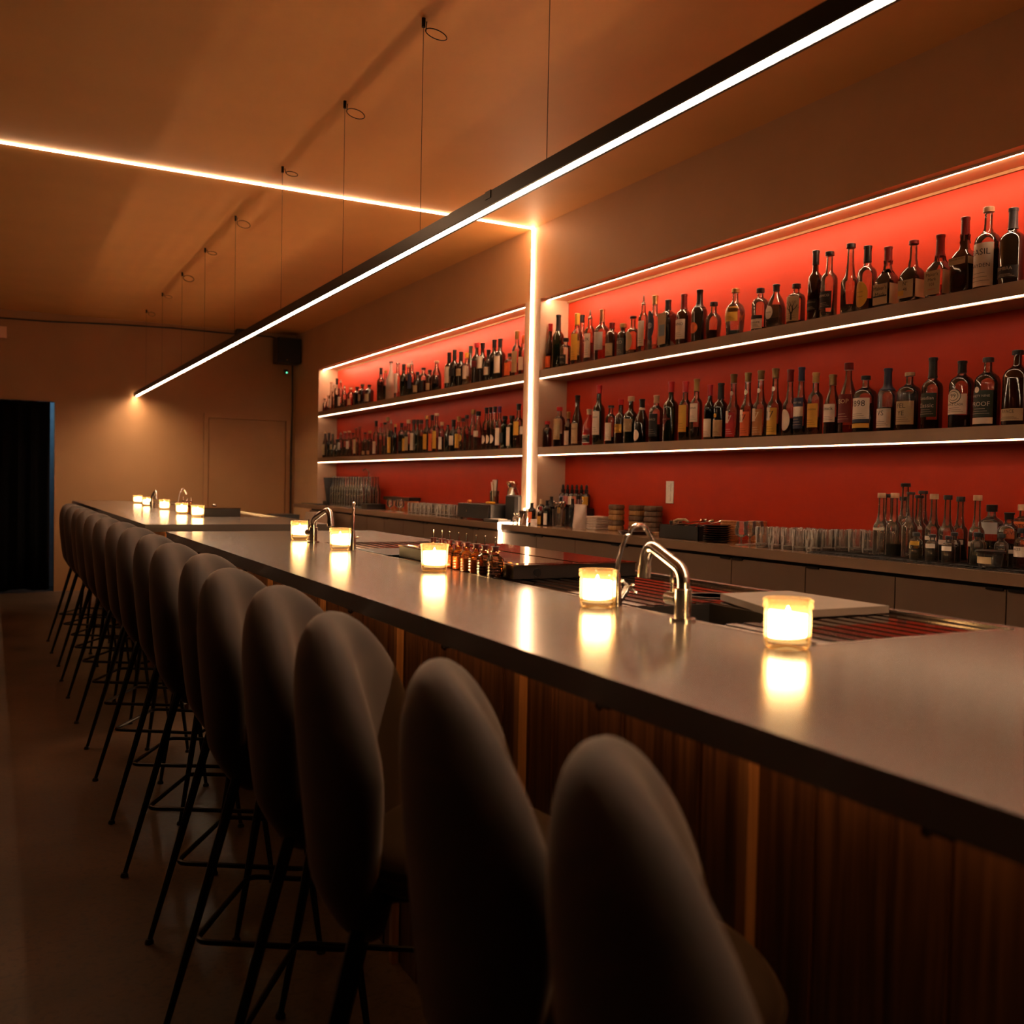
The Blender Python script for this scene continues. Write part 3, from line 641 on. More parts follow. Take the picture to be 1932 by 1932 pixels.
def bottle(shelf_, x, y, h, r, kind, gl, lq, lvl, cap, lab, text, label, group, z0, n=22):
    t = thing('bottle', label, 'bottle', (x, y, z0), 0, group)
    cf = float(cap[1:]); P_, body, rn = profile(kind, h, r, cf)
    sq = 4.5 if kind in 'QM' else None
    def nd(pr): # square bottles: body square, neck round -> blend by radius
        return pr
    mb = MB()
    if sq:
        m1 = [(a, b) for a, b in P_ if a > r * .6]; m2 = [(a, b) for a, b in P_ if a <= r * .62]
        mb.lathe([(0, 0)] + [(a * .86, b) for a, b in m1] + [(m2[0][0] * 1.0, m2[0][1])], n, sq=sq).lathe([(m2[0][0], m2[0][1] - .0005)] + m2[1:] + [(0, m2[-1][1])], n)
    else: mb.lathe([(0, 0)] + P_ + [(0, P_[-1][1])], n)
    bd = mb.build('glass_body', GT[gl], t, True, 40)
    lvl = float(lvl)
    if gl in 'ce' and lq != '-' and lvl > 0:
        zl = max(.015, lvl * h * (.95 if lvl < .6 else .85)); k = .90 * (.86 if sq else 1)
        pr = [(0, .004)] + [(rat(P_, z) * k, z) for z in (.005, .02)] + [(rat(P_, zl * s) * k, zl * s) for s in (.5, .8, .999) if zl * s > .02] + [(0, zl)]
        MB().lathe(pr, n, sq=sq).build('liquid', LQ[lq], t)
    # cap / capsule / wax
    zc = h * (1 - cf); k = 1.12
    if cap[0] == 'm':
        MB().lathe([(rn * .9, zc), (rn * 1.1, zc + .004), (rn * .5, zc + .012), (rn * .35, zc + .02), (rn * .55, zc + .026), (rn * .3, h), (0, h)], 14).build('pourer', capmat('m'), t)
    elif cf <= .12:
        rc = max(rn * 1.35, .013)
        MB().lathe([(0, zc), (rc, zc), (rc, h - .002), (rc * .93, h), (0, h)], 18).build('stopper', capmat(cap[0]), t)
    else:
        pr = [(rat(P_, zc + (h - zc) * s) * k + .0006, zc + (h - zc) * s) for s in (0, .15, .3, .5, .7, .85)] + [(rn * 1.22, h * .962), (rn * 1.22, h - .002), (rn * 1.1, h), (0, h)]
        c_ = MB().lathe([(pr[0][0] * .9, zc)] + pr, 18)
        if kind == 'M' and cap[0] == 'R':   # dripping wax
            for q in range(7):
                a = q * .9; l_ = .012 + .02 * random.random(); c_.tube([((rn * 1.2) * math.cos(a), (rn * 1.2) * math.sin(a), zc + .004), ((rat(P_, zc - l_ * .5) + .002) * math.cos(a), (rat(P_, zc - l_ * .5) + .002) * math.sin(a), zc - l_ * .5), ((rat(P_, zc - l_) + .002) * math.cos(a), (rat(P_, zc - l_) + .002) * math.sin(a), zc - l_)], [.003, .0026, .002], 6)
        c_.build('wax_cap' if kind == 'M' else 'capsule', capmat(cap[0]), t)
    # label
    if lab != '-':
        lc, sh = lab[0], lab[1]; a_, b_ = [float('0.' + q) for q in lab[2:].strip('.').split('.')]
        za, zb = a_ * h, b_ * h; rl = (rat(P_, (za + zb) / 2) if kind not in 'P' else rat(P_, za + .3 * (zb - za)))
        rl = max(rl, .01); off = .0009; hw = math.radians(62 if sh == 'r' else 48)
        mb = MB(); rr = rl
        if sq:
            s_ = r * .86; w2 = s_ * .86; mb.box(-s_ - .0012, -s_ - .0002, -w2, w2, za, zb)
            if kind == 'M': mb.box(-w2, w2, -s_ - .0012, -s_ - .0002, za, zb)
        else:
            m_ = 16; vs = []; fs = []
            if sh == 'r':
                for z in (za, (za + zb) / 2, zb):
                    for i in range(m_ + 1): vs.append(wrap((-hw + 2 * hw * i / m_) * rl, z, rat(P_, z) if kind in 'PD' else rl, off))
                for j in range(2):
                    for i in range(m_): fs.append((j * (m_ + 1) + i, j * (m_ + 1) + i + 1, (j + 1) * (m_ + 1) + i + 1, (j + 1) * (m_ + 1) + i))
            else:
                zc_ = (za + zb) / 2; hh = (zb - za) / 2; ww = min(hw * rl, hh * (.75 if sh == 'o' else 1.)) if sh != 'd' else min(hw * rl, hh * .9)
                N = 24 if sh != 'd' else 4
                vs.append(wrap(0, zc_, rat(P_, zc_) if kind == 'P' else rl, off + .0006))
                for k_ in (.5, 1):
                    for i in range(N):
                        a = 2 * PI * i / N; u, q = ww * k_ * math.cos(a), hh * k_ * math.sin(a); vs.append(wrap(u, zc_ + q, rat(P_, zc_ + q) if kind == 'P' else rl, off + .0004))
                for i in range(N):
                    fs.append((0, 1 + i, 1 + (i + 1) % N)); fs.append((1 + i, 1 + (i + 1) % N, 1 + N + (i + 1) % N, 1 + N + i))
            mb.add(vs, fs)
        lo = mb.build('label', labmat(lc), t, True)
        if text not in ('.', ''):
            ink = P('ink_' + lc, INK.get(lc, (.03, .02, .02)), .6, amt=0)
            if 'ERNA' in text or '101' in text: pass
            ls_ = text.split(';'); w_ = (r * .86 * 1.6 if sq else min(hw * rl * 1.5, .9 * 2 * hw * rl))
            hh = zb - za; rt = (r * .86 if sq else rl)
            top_ = zb - hh * .06; bot_ = zb - hh * (.68 if len(ls_) > 1 else .45)
            if sh != 'r': top_, bot_, w_ = za + hh * .68, za + hh * .32, w_ * .55
            lettering(ls_, bot_, top_, rt, lo, ink, w_, bool(sq), .0022 if sq else .0022)
        # small print, bands
        if shelf_ in ('UR', 'LR') and sh == 'r' and not sq and (zb - za) > .03:
            mb = MB(); inkm = P('ink_' + lc, INK.get(lc, (.03, .02, .02)), .6, amt=0)
            hh = zb - za
            for q in range(3):
                z = za + hh * (.12 + .09 * q); wl = hw * rl * (.75 - .15 * q); vs = [wrap(-wl + 2 * wl * i / 8, zz, rl, off + .0007) for zz in (z, z + .0012) for i in range(9)]
                mb.add(vs, [(i, i + 1, 9 + i + 1, 9 + i) for i in range(8)])
            mb.build('fine_print', inkm, lo)
    return t
def band(t, r, z0, z1, mat, hw=62, name='label_band', off=.0016, c=0):
    hw = math.radians(hw); mb = MB(); mb.add([wrap((c - hw + 2 * hw * i / 12) * r, z, r, off) for z in (z0, z1) for i in range(13)], [(i, i + 1, 14 + i, 13 + i) for i in range(12)])
    return mb.build(name, mat, t)
def disc(t, r, zc, rad, mat, u=0, name='seal', off=.0016, N=20):
    mb = MB(); vs = [wrap(u, zc, r, off + .0003)] + [wrap(u + rad * math.cos(2 * PI * i / N), zc + rad * math.sin(2 * PI * i / N), r, off) for i in range(N)]
    mb.add(vs, [(0, 1 + i, 1 + (i + 1) % N) for i in range(N)]); return mb.build(name, mat, t)

DATA = '''UR|3.485|5.982|0.329|0.0320|T|a|-|0|r.16|or.06.3|.|red-capped brown bottle with a low orange label
UR|3.485|5.874|0.377|0.0409|B|g|-|0|k.3|-|.|tall plain dark green bottle with black capsule
UR|3.485|5.771|0.203|0.0385|S|c|d|.12|k.12|kr.1.42|VERBAL|small clear bottle with black stopper and dark label
UR|3.485|5.626|0.349|0.0395|B|c|y|.2|y.22|yr.1.6|.|clear bottle with yellow wax cap and yellow label
UR|3.570|5.698|0.360|0.0365|B|c|y|.55|k.14|yr.2.5|.|black-capped clear bottle of yellow liqueur with tall label
UR|3.485|5.465|0.350|0.0352|B|c|r|.4|m.16|wr.1.55|LUX|clear bottle of red liquid with metal pourer and white label
UR|3.485|5.321|0.332|0.0483|B|c|p|.3|c.24|Wr.2.55|.|clear bottle with copper neck foil and grey-white label
UR|3.485|5.205|0.231|0.0407|S|a|-|0|R.17|tr.08.42|.|short dark bottle with dark red cap and tan label
UR|3.485|5.080|0.208|0.0367|S|k|-|0|g.12|sr.05.55|UKO|short dark bottle with wooden cap and grey-blue label
UR|3.485|4.973|0.239|0.0410|B|c|d|.14|k.05|to.1.6|.|clear bottle with flat black stopper and oval patterned label
UR|3.485|4.867|0.352|0.0307|B|c|p|.25|m.16|wr.12.55|.|tall slim clear bottle with metal pourer and white label
UR|3.485|4.751|0.330|0.0397|B|c|p|.12|g.16|bo.2.72|.|clear bottle with gold cap and large blue picture label
UR|3.485|4.623|0.285|0.0498|Q|k|-|0|k.2|tr.08.72|.|square black bottle with tan and blue label
UR|3.485|4.475|0.295|0.0441|B|a|-|0|R.3|wr.12.5|CHINO|dark bottle with red neck foil, white label and red seal
UR|3.485|4.335|0.296|0.0446|B|k|-|0|k.34|oc.17.38|.|black wine-shaped bottle with round orange label
UR|3.485|4.213|0.209|0.0438|D|c|d|.27|k.1|-|.|small clear oval decanter with ribbed black stopper
UR|3.485|4.038|0.252|0.0520|D|c|d|.12|g.08|yr.3.6|.|faceted wide decanter with gold top and small gold label
UR|3.485|3.847|0.223|0.0425|S|c|d|.1|k.1|wr.06.36|ST-REMY;Signature|rounded clear bottle with black stopper and black-banded white label
UR|3.485|3.732|0.223|0.0510|P|c|d|.55|k.15|wo.2.5|DIPLOME|pear-shaped bottle of dark spirit with white oval label
UR|3.485|3.592|0.202|0.0445|S|c|d|.08|k.1|tr.08.68|TREE & CO|short bottle wrapped in tan label with branching tree drawing
UR|3.485|3.469|0.340|0.0346|B|a|-|0|k.2|kr.15.3|LANDREAU|tall dark cognac bottle with brown cap and banded label
UR|3.485|3.381|0.317|0.0390|B|c|d|.1|k.06|kr.15.4|BLANCO|tall clear bottle with slanted black label
UR|3.485|3.253|0.328|0.0405|L|c|d|.15|k.06|-|.|tall etched clear bottle with long neck and black top
UR|3.485|3.154|0.298|0.0422|B|c|d|.2|k.25|yo.06.45|MICHTERS;DETROIT|clear whiskey bottle with large oval yellow label
UR|3.485|3.039|0.270|0.0520|M|c|d|.75|R.24|tr.05.38|Maker's;Mark|squared whiskey bottle, red wax neck, cream label with black bar
UR|3.485|2.905|0.270|0.0520|M|c|d|.55|R.06|tr.08.36|N°;46|squared whiskey bottle with cream label reading 46
UR|3.485|2.771|0.266|0.0520|M|c|p|.2|R.34|tr.05.42|Maker's;Mark;101|squared whiskey bottle with red wax neck and label reading 101
UR|3.485|2.655|0.312|0.0520|M|a|-|0|R.24|tr.37.46|CELLAR AGED|tall dark squared bottle dripping red wax with narrow cream band
UR|3.485|2.551|0.327|0.0488|B|c|d|.5|w.06|wr.03.55|BASIL;HAYDEN|clear round-shouldered bottle with pale stopper and tall white label
UR|3.485|2.444|0.298|0.0477|B|k|-|0|K.27|kr.08.24|OMBRA|big glossy blue-black bottle with grey neck foil
LR|3.485|5.998|0.186|0.0340|S|a|-|0|r.12|-|.|tiny dark red bottle in the corner
LR|3.485|5.833|0.277|0.0406|S|c|d|.35|r.1|tr.18.7|.|clear bottle with red stopper and zigzag patterned label
LR|3.485|5.712|0.238|0.0273|B|a|-|0|g.2|wr.05.45|.|slim dark bottle with gold neck and leaf label
LR|3.485|5.600|0.342|0.0376|T|a|-|0|k.13|tr.05.44|Amber|tall dark bottle with black cap and cream label
LR|3.485|5.451|0.241|0.0421|T|r|-|0|w.15|kr.08.28|MARNIER|short red-shouldered bottle with framed black label
LR|3.485|5.336|0.389|0.0397|B|g|-|0|r.14|wr.17.56|LUXARDO|tall green bottle, red cap, white printed wrap label
LR|3.485|5.195|0.249|0.0356|S|c|d|.2|k.06|wr.1.55|.|small clear bottle with white wax trim and pale label
LR|3.485|5.084|0.282|0.0367|B|a|-|0|r.13|yr.25.44|NAO|dark bottle with red cap and square yellow label
LR|3.485|4.975|0.291|0.0427|B|g|-|0|w.1|tr.25.52|.|green bottle with cream cap and tan pictorial label
LR|3.485|4.858|0.267|0.0452|T|k|-|0|k.18|wo.05.3|.|black bottle with white collar and oval white label
LR|3.485|4.714|0.280|0.0426|S|c|d|.4|w.16|kr.12.6|AMARO|clear bottle with pale stopper and black label
LR|3.485|4.574|0.350|0.0448|B|g|-|0|r.18|Rd.17.57|CYNAR|dark green bottle with red cap and red diamond label
LR|3.485|4.441|0.339|0.0363|B|c|d|.25|r.18|yr.15.6|.|clear bottle with red cap and narrow yellow label
LR|3.485|4.342|0.345|0.0343|B|c|d|.23|g.2|wr.3.6|AVERNA|clear bottle with gold cap and red lettering on white
LR|3.485|4.224|0.303|0.0321|B|k|-|0|r.2|wr.05.38|.|black bottle with red collar and white label
LR|3.485|4.134|0.305|0.0389|B|k|-|0|k.28|tr.05.34|.|all-black bottle with tan label and gold seal
LR|3.485|4.033|0.344|0.0368|L|c|p|.05|G.14|rr.03.4|17|long-necked brandy bottle with round seal and red lower label
LR|3.485|3.922|0.342|0.0361|L|c|d|.06|G.14|or.03.4|17|long-necked brandy bottle with round seal and orange lower label
LR|3.485|3.825|0.344|0.0382|L|c|d|.05|G.14|ar.03.42|17|long-necked brandy bottle, round seal and brown striped lower label
LR|3.485|3.720|0.345|0.0375|L|c|d|.2|G.14|yr.03.42|17|long-necked brandy bottle with round seal and yellow lower label
LR|3.485|3.616|0.330|0.0342|L|c|d|.28|R.18|wo.08.4|.|clear bottle with dark red capsule and white oval label
LR|3.485|3.541|0.334|0.0337|L|c|d|.15|b.2|br.1.55|PARGET DE;COURLANDE;VSOP|clear bottle with navy capsule and navy and white label
LR|3.485|3.446|0.299|0.0357|B|c|a|.3|g.16|yr.12.5|ST ORDON|clear bottle with gold cap and broad yellow label
LR|3.485|3.339|0.280|0.0375|T|c|d|.3|G.18|wr.2.5|Esback|sloping clear bottle with bronze cap and white label
LR|3.485|3.244|0.325|0.0417|T|c|p|.12|R.1|Rr.15.55|VSOP|long sloping clear bottle with maroon shield label
LR|3.485|3.143|0.257|0.0520|S|c|d|.6|k.07|wr.2.6|1898|wide low-shouldered bottle with white, blue and gold label
LR|3.485|3.020|0.279|0.0422|B|c|d|.4|b.34|wr.06.36|VS|dark spirit bottle with black capsule and square white label
LR|3.485|2.904|0.250|0.0504|S|c|d|.78|w.06|tr.1.5|FEL;YE|broad whiskey bottle with wooden stopper and typewritten label
LR|3.485|2.788|0.302|0.0424|B|c|d|.14|k.28|nr.17.5|Canadian;Classic|clear bottle with black capsule and dark green label
LR|3.485|2.648|0.274|0.0477|S|c|d|.2|k.18|wr.2.5|99;MAPLE CASK|broad clear bottle with round 99 emblem and white label
LR|3.485|2.531|0.275|0.0485|S|c|d|.55|k.06|nr.14.52|NINETY NINE;PROOF|broad clear bottle with dark blue label reading PROOF
LR|3.485|2.405|0.290|0.0512|S|a|-|0|k.06|tr.06.22|RFACE|large dark bottle with cream label at the frame edge
UL|3.478|11.233|0.156|0.0251|B|c|r|.5|k.1|-|.
UL|3.478|11.111|0.185|0.0249|T|c|d|.3|-.05|-|.
UL|3.478|10.997|0.330|0.0278|L|c|p|.2|-.05|wr.1.4|.
UL|3.478|10.897|0.310|0.0275|B|c|p|.2|m.06|-|.
UL|3.478|10.782|0.355|0.0334|B|c|d|.5|k.2|-|.
UL|3.478|10.647|0.331|0.0300|B|c|d|.2|m.1|wr.1.4|.
UL|3.478|10.512|0.249|0.0327|B|c|d|.4|m.1|-|.
UL|3.478|10.293|0.214|0.0350|S|c|p|.6|w.1|tr.1.4|.
UL|3.478|10.082|0.204|0.0401|Q|k|-|0|k.1|-|.
UL|3.478|9.913|0.219|0.0395|Q|k|-|0|n.1|tr.2.5|.
UL|3.478|9.698|0.196|0.0471|S|k|-|0|k.1|tr.1.5|.
UL|3.478|9.360|0.340|0.0404|B|c|d|.7|k.2|-|.
UL|3.478|9.230|0.301|0.0319|B|c|d|.6|g.08|-|.
UL|3.478|9.080|0.376|0.0473|T|W|-|0|k.04|-|.
UL|3.478|8.894|0.342|0.0361|B|c|p|.2|-.03|wr.15.7|.
UL|3.478|8.741|0.317|0.0382|B|g|-|0|k.2|-|.
UL|3.478|8.620|0.305|0.0352|B|c|d|.5|w.1|-|.
UL|3.478|8.542|0.327|0.0374|B|c|d|.4|m.1|br.2.6|.
UL|3.478|8.395|0.209|0.0394|B|k|-|0|k.14|tr.1.4|.
UL|3.478|8.258|0.235|0.0413|S|c|d|.6|k.08|kr.1.5|.
UL|3.478|8.111|0.202|0.0335|S|a|-|0|k.1|tr.1.4|.
UL|3.478|7.960|0.268|0.0471|P|c|d|.55|w.06|-|.
UL|3.478|7.690|0.313|0.0390|B|k|-|0|k.25|wr.15.6|.
UL|3.478|7.582|0.324|0.0408|B|k|-|0|k.25|kr.3.5|.
UL|3.478|7.453|0.292|0.0402|B|k|-|0|k.25|tr.3.5|.
UL|3.478|7.339|0.270|0.0331|B|c|y|.3|y.15|wr.2.6|.
UL|3.560|7.441|0.346|0.0404|T|g|-|0|n.18|wr.15.5|.
UL|3.478|7.152|0.332|0.0433|B|k|-|0|r.12|Rr.4.55|.
UL|3.478|7.045|0.319|0.0427|B|k|-|0|k.14|wr.35.65|.
UL|3.478|6.938|0.252|0.0359|B|k|-|0|k.18|wr.2.45|.
UL|3.478|6.839|0.320|0.0397|B|k|-|0|k.2|-|.
UL|3.478|6.740|0.316|0.0454|B|k|-|0|k.2|wr.15.56|.
UL|3.478|6.577|0.184|0.0405|S|c|d|.25|n.14|or.08.6|.
UL|3.478|6.465|0.338|0.0380|B|c|p|.3|g.17|tr.08.55|.
UL|3.478|6.364|0.294|0.0355|B|c|p|.3|o.2|wr.12.45|.
LL|3.478|11.194|0.317|0.0345|T|a|-|0|w.1|tr.1.5|.
LL|3.478|11.050|0.287|0.0310|B|k|-|0|k.15|-|.
LL|3.478|10.911|0.300|0.0306|T|g|-|0|w.1|tr.3.5|.
LL|3.478|10.750|0.203|0.0424|P|g|-|0|k.06|wc.4.7|.
LL|3.478|10.619|0.271|0.0329|S|c|d|.4|m.06|wr.3.6|.
LL|3.478|10.471|0.283|0.0325|B|c|d|.4|w.05|-|.
LL|3.478|10.325|0.284|0.0322|B|c|r|.4|w.06|wr.3.6|.
LL|3.478|10.199|0.256|0.0289|S|c|p|.3|k.06|-|.
LL|3.478|10.096|0.303|0.0287|B|c|y|.6|-.04|tr.1.6|.
LL|3.478|9.977|0.316|0.0284|L|c|p|.5|-.03|-|.
LL|3.478|9.806|0.247|0.0308|B|c|r|.7|k.06|tr.05.2|.
LL|3.478|9.660|0.258|0.0304|B|c|r|.7|g.1|tr.05.2|.
LL|3.478|9.474|0.354|0.0326|B|c|p|.3|k.16|wr.05.4|.
LL|3.478|9.350|0.327|0.0323|B|c|p|.5|r.14|-|.
LL|3.478|9.229|0.326|0.0293|B|c|d|.3|k.06|-|.
LL|3.478|9.143|0.375|0.0290|L|c|p|.3|G.1|-|.
LL|3.478|9.054|0.344|0.0314|B|c|d|.8|m.1|yr.05.5|.
LL|3.478|8.938|0.298|0.0259|B|k|-|0|g.1|-|.
LL|3.478|8.771|0.300|0.0332|S|c|d|.75|k.14|kr.1.4|.
LL|3.478|8.676|0.296|0.0278|B|c|r|.4|r.1|yr.1.5|.
LL|3.478|8.597|0.322|0.0351|B|c|d|.3|w.1|tr.1.5|.
LL|3.478|8.466|0.316|0.0322|B|k|-|0|k.12|wr.1.6|.
LL|3.478|8.376|0.312|0.0295|B|g|-|0|k.14|-|.
LL|3.478|8.288|0.307|0.0317|B|c|d|.6|k.12|-|.
LL|3.478|8.154|0.339|0.0336|B|a|-|0|g.1|yr.1.5|.
LL|3.478|8.033|0.338|0.0332|B|c|d|.3|k.14|or.05.5|.
LL|3.478|7.940|0.347|0.0353|B|c|p|.4|w.06|yr.1.55|.
LL|3.478|7.821|0.266|0.0279|S|c|d|.6|w.12|wr.1.5|.
LL|3.478|7.697|0.233|0.0298|F|k|-|0|k.03|-|.
LL|3.478|7.578|0.273|0.0362|B|k|-|0|k.22|wr.2.5|.
LL|3.478|7.472|0.295|0.0314|B|c|y|.4|g.14|yr.1.5|.
LL|3.478|7.388|0.277|0.0289|T|c|y|.3|k.1|yo.3.5|.
LL|3.478|7.317|0.300|0.0286|B|c|a|.5|k.1|-|.
LL|3.478|7.198|0.337|0.0326|T|c|a|.4|G.12|-|.
LL|3.478|7.099|0.318|0.0387|T|c|r|.35|k.12|wr.35.5|.
LL|3.478|6.956|0.340|0.0317|B|c|r|.5|k.14|wc.15.35|.
LL|3.478|6.881|0.340|0.0315|B|c|r|.55|k.14|wc.15.35|.
LL|3.478|6.808|0.339|0.0333|B|c|r|.5|k.14|wc.15.35|.
LL|3.478|6.727|0.335|0.0309|B|c|p|.3|v.14|wr.1.5|.
LL|3.478|6.635|0.256|0.0367|Q|g|-|0|k.12|kr.2.5|.
LL|3.478|6.523|0.254|0.0362|Q|g|-|0|k.12|wr.1.65|.
LL|3.478|6.417|0.336|0.0377|B|c|r|.6|k.14|yr.3.6|.
LL|3.478|6.322|0.232|0.0353|S|c|d|.6|m.06|wr.45.7|.
CR|3.400|2.960|0.268|0.0310|L|e|-|0|w.08|wr.4.44|.
CR|3.500|3.009|0.264|0.0351|L|e|y|.1|k.06|wr.4.44|.
CR|3.400|2.890|0.269|0.0316|L|e|d|.2|w.08|-|.
CR|3.500|2.920|0.312|0.0368|L|e|-|0|k.05|-|.
CR|3.585|2.997|0.253|0.0377|L|e|y|.14|k.07|wr.42.48|.
CR|3.400|2.809|0.275|0.0300|L|e|-|0|k.04|-|.
CR|3.500|2.848|0.262|0.0329|L|e|y|.15|k.05|-|.
CR|3.585|2.898|0.281|0.0358|L|e|y|.16|k.05|wr.4.45|.
CR|3.400|2.694|0.269|0.0303|L|e|d|.3|w.08|wr.3.36|.
CR|3.400|2.629|0.265|0.0299|L|e|d|.3|k.07|wr.25.32|.
CR|3.500|2.646|0.260|0.0304|L|e|d|.35|k.08|wr.25.32|.
CR|3.400|2.495|0.268|0.0290|L|e|d|.2|w.08|wr.25.32|.
CR|3.500|2.504|0.231|0.0462|S|e|d|.4|k.12|Wr.5.7|.'''
ZS = {'UR': 2.145, 'LR': 1.601, 'UL': 2.145, 'LL': 1.601, 'CR': 1.063}
PLACE = {'UL': ('on upper left-niche shelf', 'bottles on the upper shelf of the left niche'), 'LL': ('on lower left-niche shelf', 'bottles on the lower shelf of the left niche'),
         'UR': ('', 'bottles on the upper shelf of the right niche'), 'LR': ('', 'bottles on the lower shelf of the right niche'), 'CR': ('', 'bottles on the black bar mat')}
GN = {'c': 'clear', 'e': 'clear', 'k': 'black', 'g': 'dark green', 'a': 'dark brown', 'r': 'red', 'W': 'cream'}
KN = {'B': 'bottle', 'T': 'sloping bottle', 'L': 'long-necked bottle', 'S': 'short bottle', 'D': 'decanter', 'P': 'round-bellied bottle', 'Q': 'square bottle', 'M': 'squared bottle', 'F': 'round flask'}
cnt = {}; BT = {}
rows = [l.split('|') for l in DATA.strip().split('\n')]
for q in rows: cnt[q[0]] = cnt.get(q[0], 0) + 1
# rank along the shelf from the far end (= from the left in the photograph)
order = {}
for s in cnt:
    ysr = sorted([float(q[2]) for q in rows if q[0] == s], reverse=True)
    for q in rows:
        if q[0] == s: order[id(q)] = ysr.index(float(q[2])) + 1
for q in rows:
    s, x, y, h, r, kind, gl, lq, lvl, cap, lab, text = q[:12]
    i = order[id(q)]
    if len(q) > 12: label = q[12]
    else:
        cn = {'-': 'open top', 'm': 'metal pourer', 'w': 'pale stopper'}.get(cap[0], CC[cap[0]][0] + ' cap')
        label = '%s %s with %s, %s from left %s' % (GN[gl], KN[kind], cn, ordn(i), PLACE[s][0] if PLACE[s][0] else 'on the bar mat')
    BT[(s, i)] = (bottle(s, float(x), float(y), float(h), float(r), kind, gl, lq, lvl, cap, lab, text, label, PLACE[s][1], ZS[s], 22 if s[1] == 'R' else 14), float(h), float(r), kind)
# extra marks on the larger bottles
WH = labmat('w'); BK = P('ink_black', (.02, .014, .012), .6, amt=0); RDI = P('ink_red', (.55, .03, .02), .6, amt=0); YL = labmat('y'); ORG = labmat('o'); NV = labmat('b')
for (s, i), (t, h, r, kind) in BT.items():
    if s == 'LR' and kind == 'L' and i <= 20 and h > .335: disc(t, .0158, h * .70, .012, WH, name='seal')
    lb = t.get('label', '')
    if 'black bar' in lb:
        MB().box(-r * .86 - .0020, -r * .86 - .0013, -r * .7, r * .7, h * .17, h * .195).build('label_band', BK, t)
    if 'red seal' in lb: disc(t, r, h * .52, .009, RDI, -.01)
    if 'black-banded' in lb: band(t, r, h * .28, h * .36, BK)
    if 'white, blue and gold' in lb: band(t, r, h * .17, h * .23, NV); band(t, r, h * .08, h * .155, YL)
    if 'round 99 emblem' in lb:
        disc(t, r, h * .47, .030, BK); disc(t, r, h * .47, .027, WH, off=.0022); disc(t, r, h * .47, .020, BK, off=.0028); disc(t, r, h * .47, .018, WH, off=.0034); lettering(['99'], h * .41, h * .53, r, t, BK, .022, False, .0042)
    if 'dark blue label reading' in lb: band(t, r, h * .04, h * .13, WH); disc(t, r, h * .53, .012, WH, -.012)
    if 'navy and white label' in lb: band(t, r, h * .28, h * .42, WH)
    if 'gold seal' in lb: disc(t, r, h * .42, .011, YL)
    if 'round seal' in lb: band(t, r, h * .24, h * .43, WH, 26, c=-.3)
    if 'framed black label' in lb:
        for a_, b_ in ((.07, .085), (.27, .285)): band(t, r, h * a_, h * b_, WH)
    if 'tan and blue label' in lb: MB().box(-r * .86 - .0020, -r * .86 - .0013, -r * .6, r * .5, h * .25, h * .48).build('label_picture', P('label_sky_blue', (.22, .30, .38), .6), t)
    if 'tree drawing' in lb:
        mb = MB(); random.seed(3)
        def br(u, z, a, l, d):
            u2, z2 = u + l * math.sin(a), z + l * math.cos(a); w_ = .0011 * d
            mb.add([wrap(u - w_, z, r, .002), wrap(u + w_, z, r, .002), wrap(u2 + w_ * .7, z2, r, .002), wrap(u2 - w_ * .7, z2, r, .002)], [(0, 1, 2, 3)])
            if d > 1:
                for k_ in (-1, 1): br(u2, z2, a + k_ * (.35 + .3 * random.random()), l * .75, d - 1)
        br(.012, h * .1, 0, h * .14, 5); mb.build('tree_drawing', BK, t)
    if 'blue picture label' in lb: disc(t, r, h * .45, .018, P('label_pale_blue', (.35, .38, .45), .6), .004, 'label_picture')
    if 'white collar' in lb: band(t, .0175, h * .74, h * .80, WH, 170, 'collar', .001)
    if 'reading 46' in lb: MB().box(-r * .86 - .0020, -r * .86 - .0013, r * .15, r * .7, h * .12, h * .20).build('label_patch', YL, t)
    if 'reading 101' in lb: MB().box(-r * .86 - .0020, -r * .86 - .0013, -r * .35, r * .35, h * .13, h * .135).build('red_rule', RDI, t)

# bottles standing right of the mat bottles, at the edge of the frame
ZT = 1.055
MIN = [(1783, 3.34, 'amber'), ]
def put(kind, x, y, h, r, gl, lq, lvl, cap, lab, text, label, group, z=None): return bottle('CX', x, y, h, r, kind, gl, lq, lvl, cap, lab, text, label, group, ZS['CR'] if z is None else z, 18)
gs = 'small black-capped sample bottles'
for k, (x, y, h, lb_) in enumerate(((3.31, 2.70, .11, 'yr.55.7'), (3.31, 2.625, .108, 'wr.5.65'), (3.31, 2.55, .106, 'wr.45.62'), (3.375, 2.575, .118, '-'), (3.36, 2.745, .11, 'tr.4.6'), (3.33, 2.44, .125, '-'), (3.385, 2.47, .12, '-'), (3.34, 2.345, .125, '-'))):
    put('S', x, y, h, .024, 'e', 'ydpyddaa'[k], '.55', 'k.12', lb_, '.', 'small black-capped jar bottle on the mat, %s from left' % ordn(k + 1), gs)
put('Q', 3.545, 2.40, .235, .060, 'e', 'p', '.5', 'w.10', 'or.35.72', 'ROOTS;DIVINO', 'big square bottle with orange-red label at the right frame edge', None)
put('S', 3.405, 2.362, .205, .040, 'c', 'a', '.6', 'k.13', 'wr.25.32', '34 G', 'amber bottle with black cap and tape band at the right', None)
put('S', 3.335, 2.262, .15, .024, 'c', 'p', '.4', 'k.12', 'wr.3.55', '4/25', 'small clear bottle with handwritten white label at the right', None)
put('B', 3.44, 2.255, .24, .035, 'a', '-', '0', 'w.1', 'tr.1.6', '.', 'tan-labelled bottle cut by the right frame edge', None)

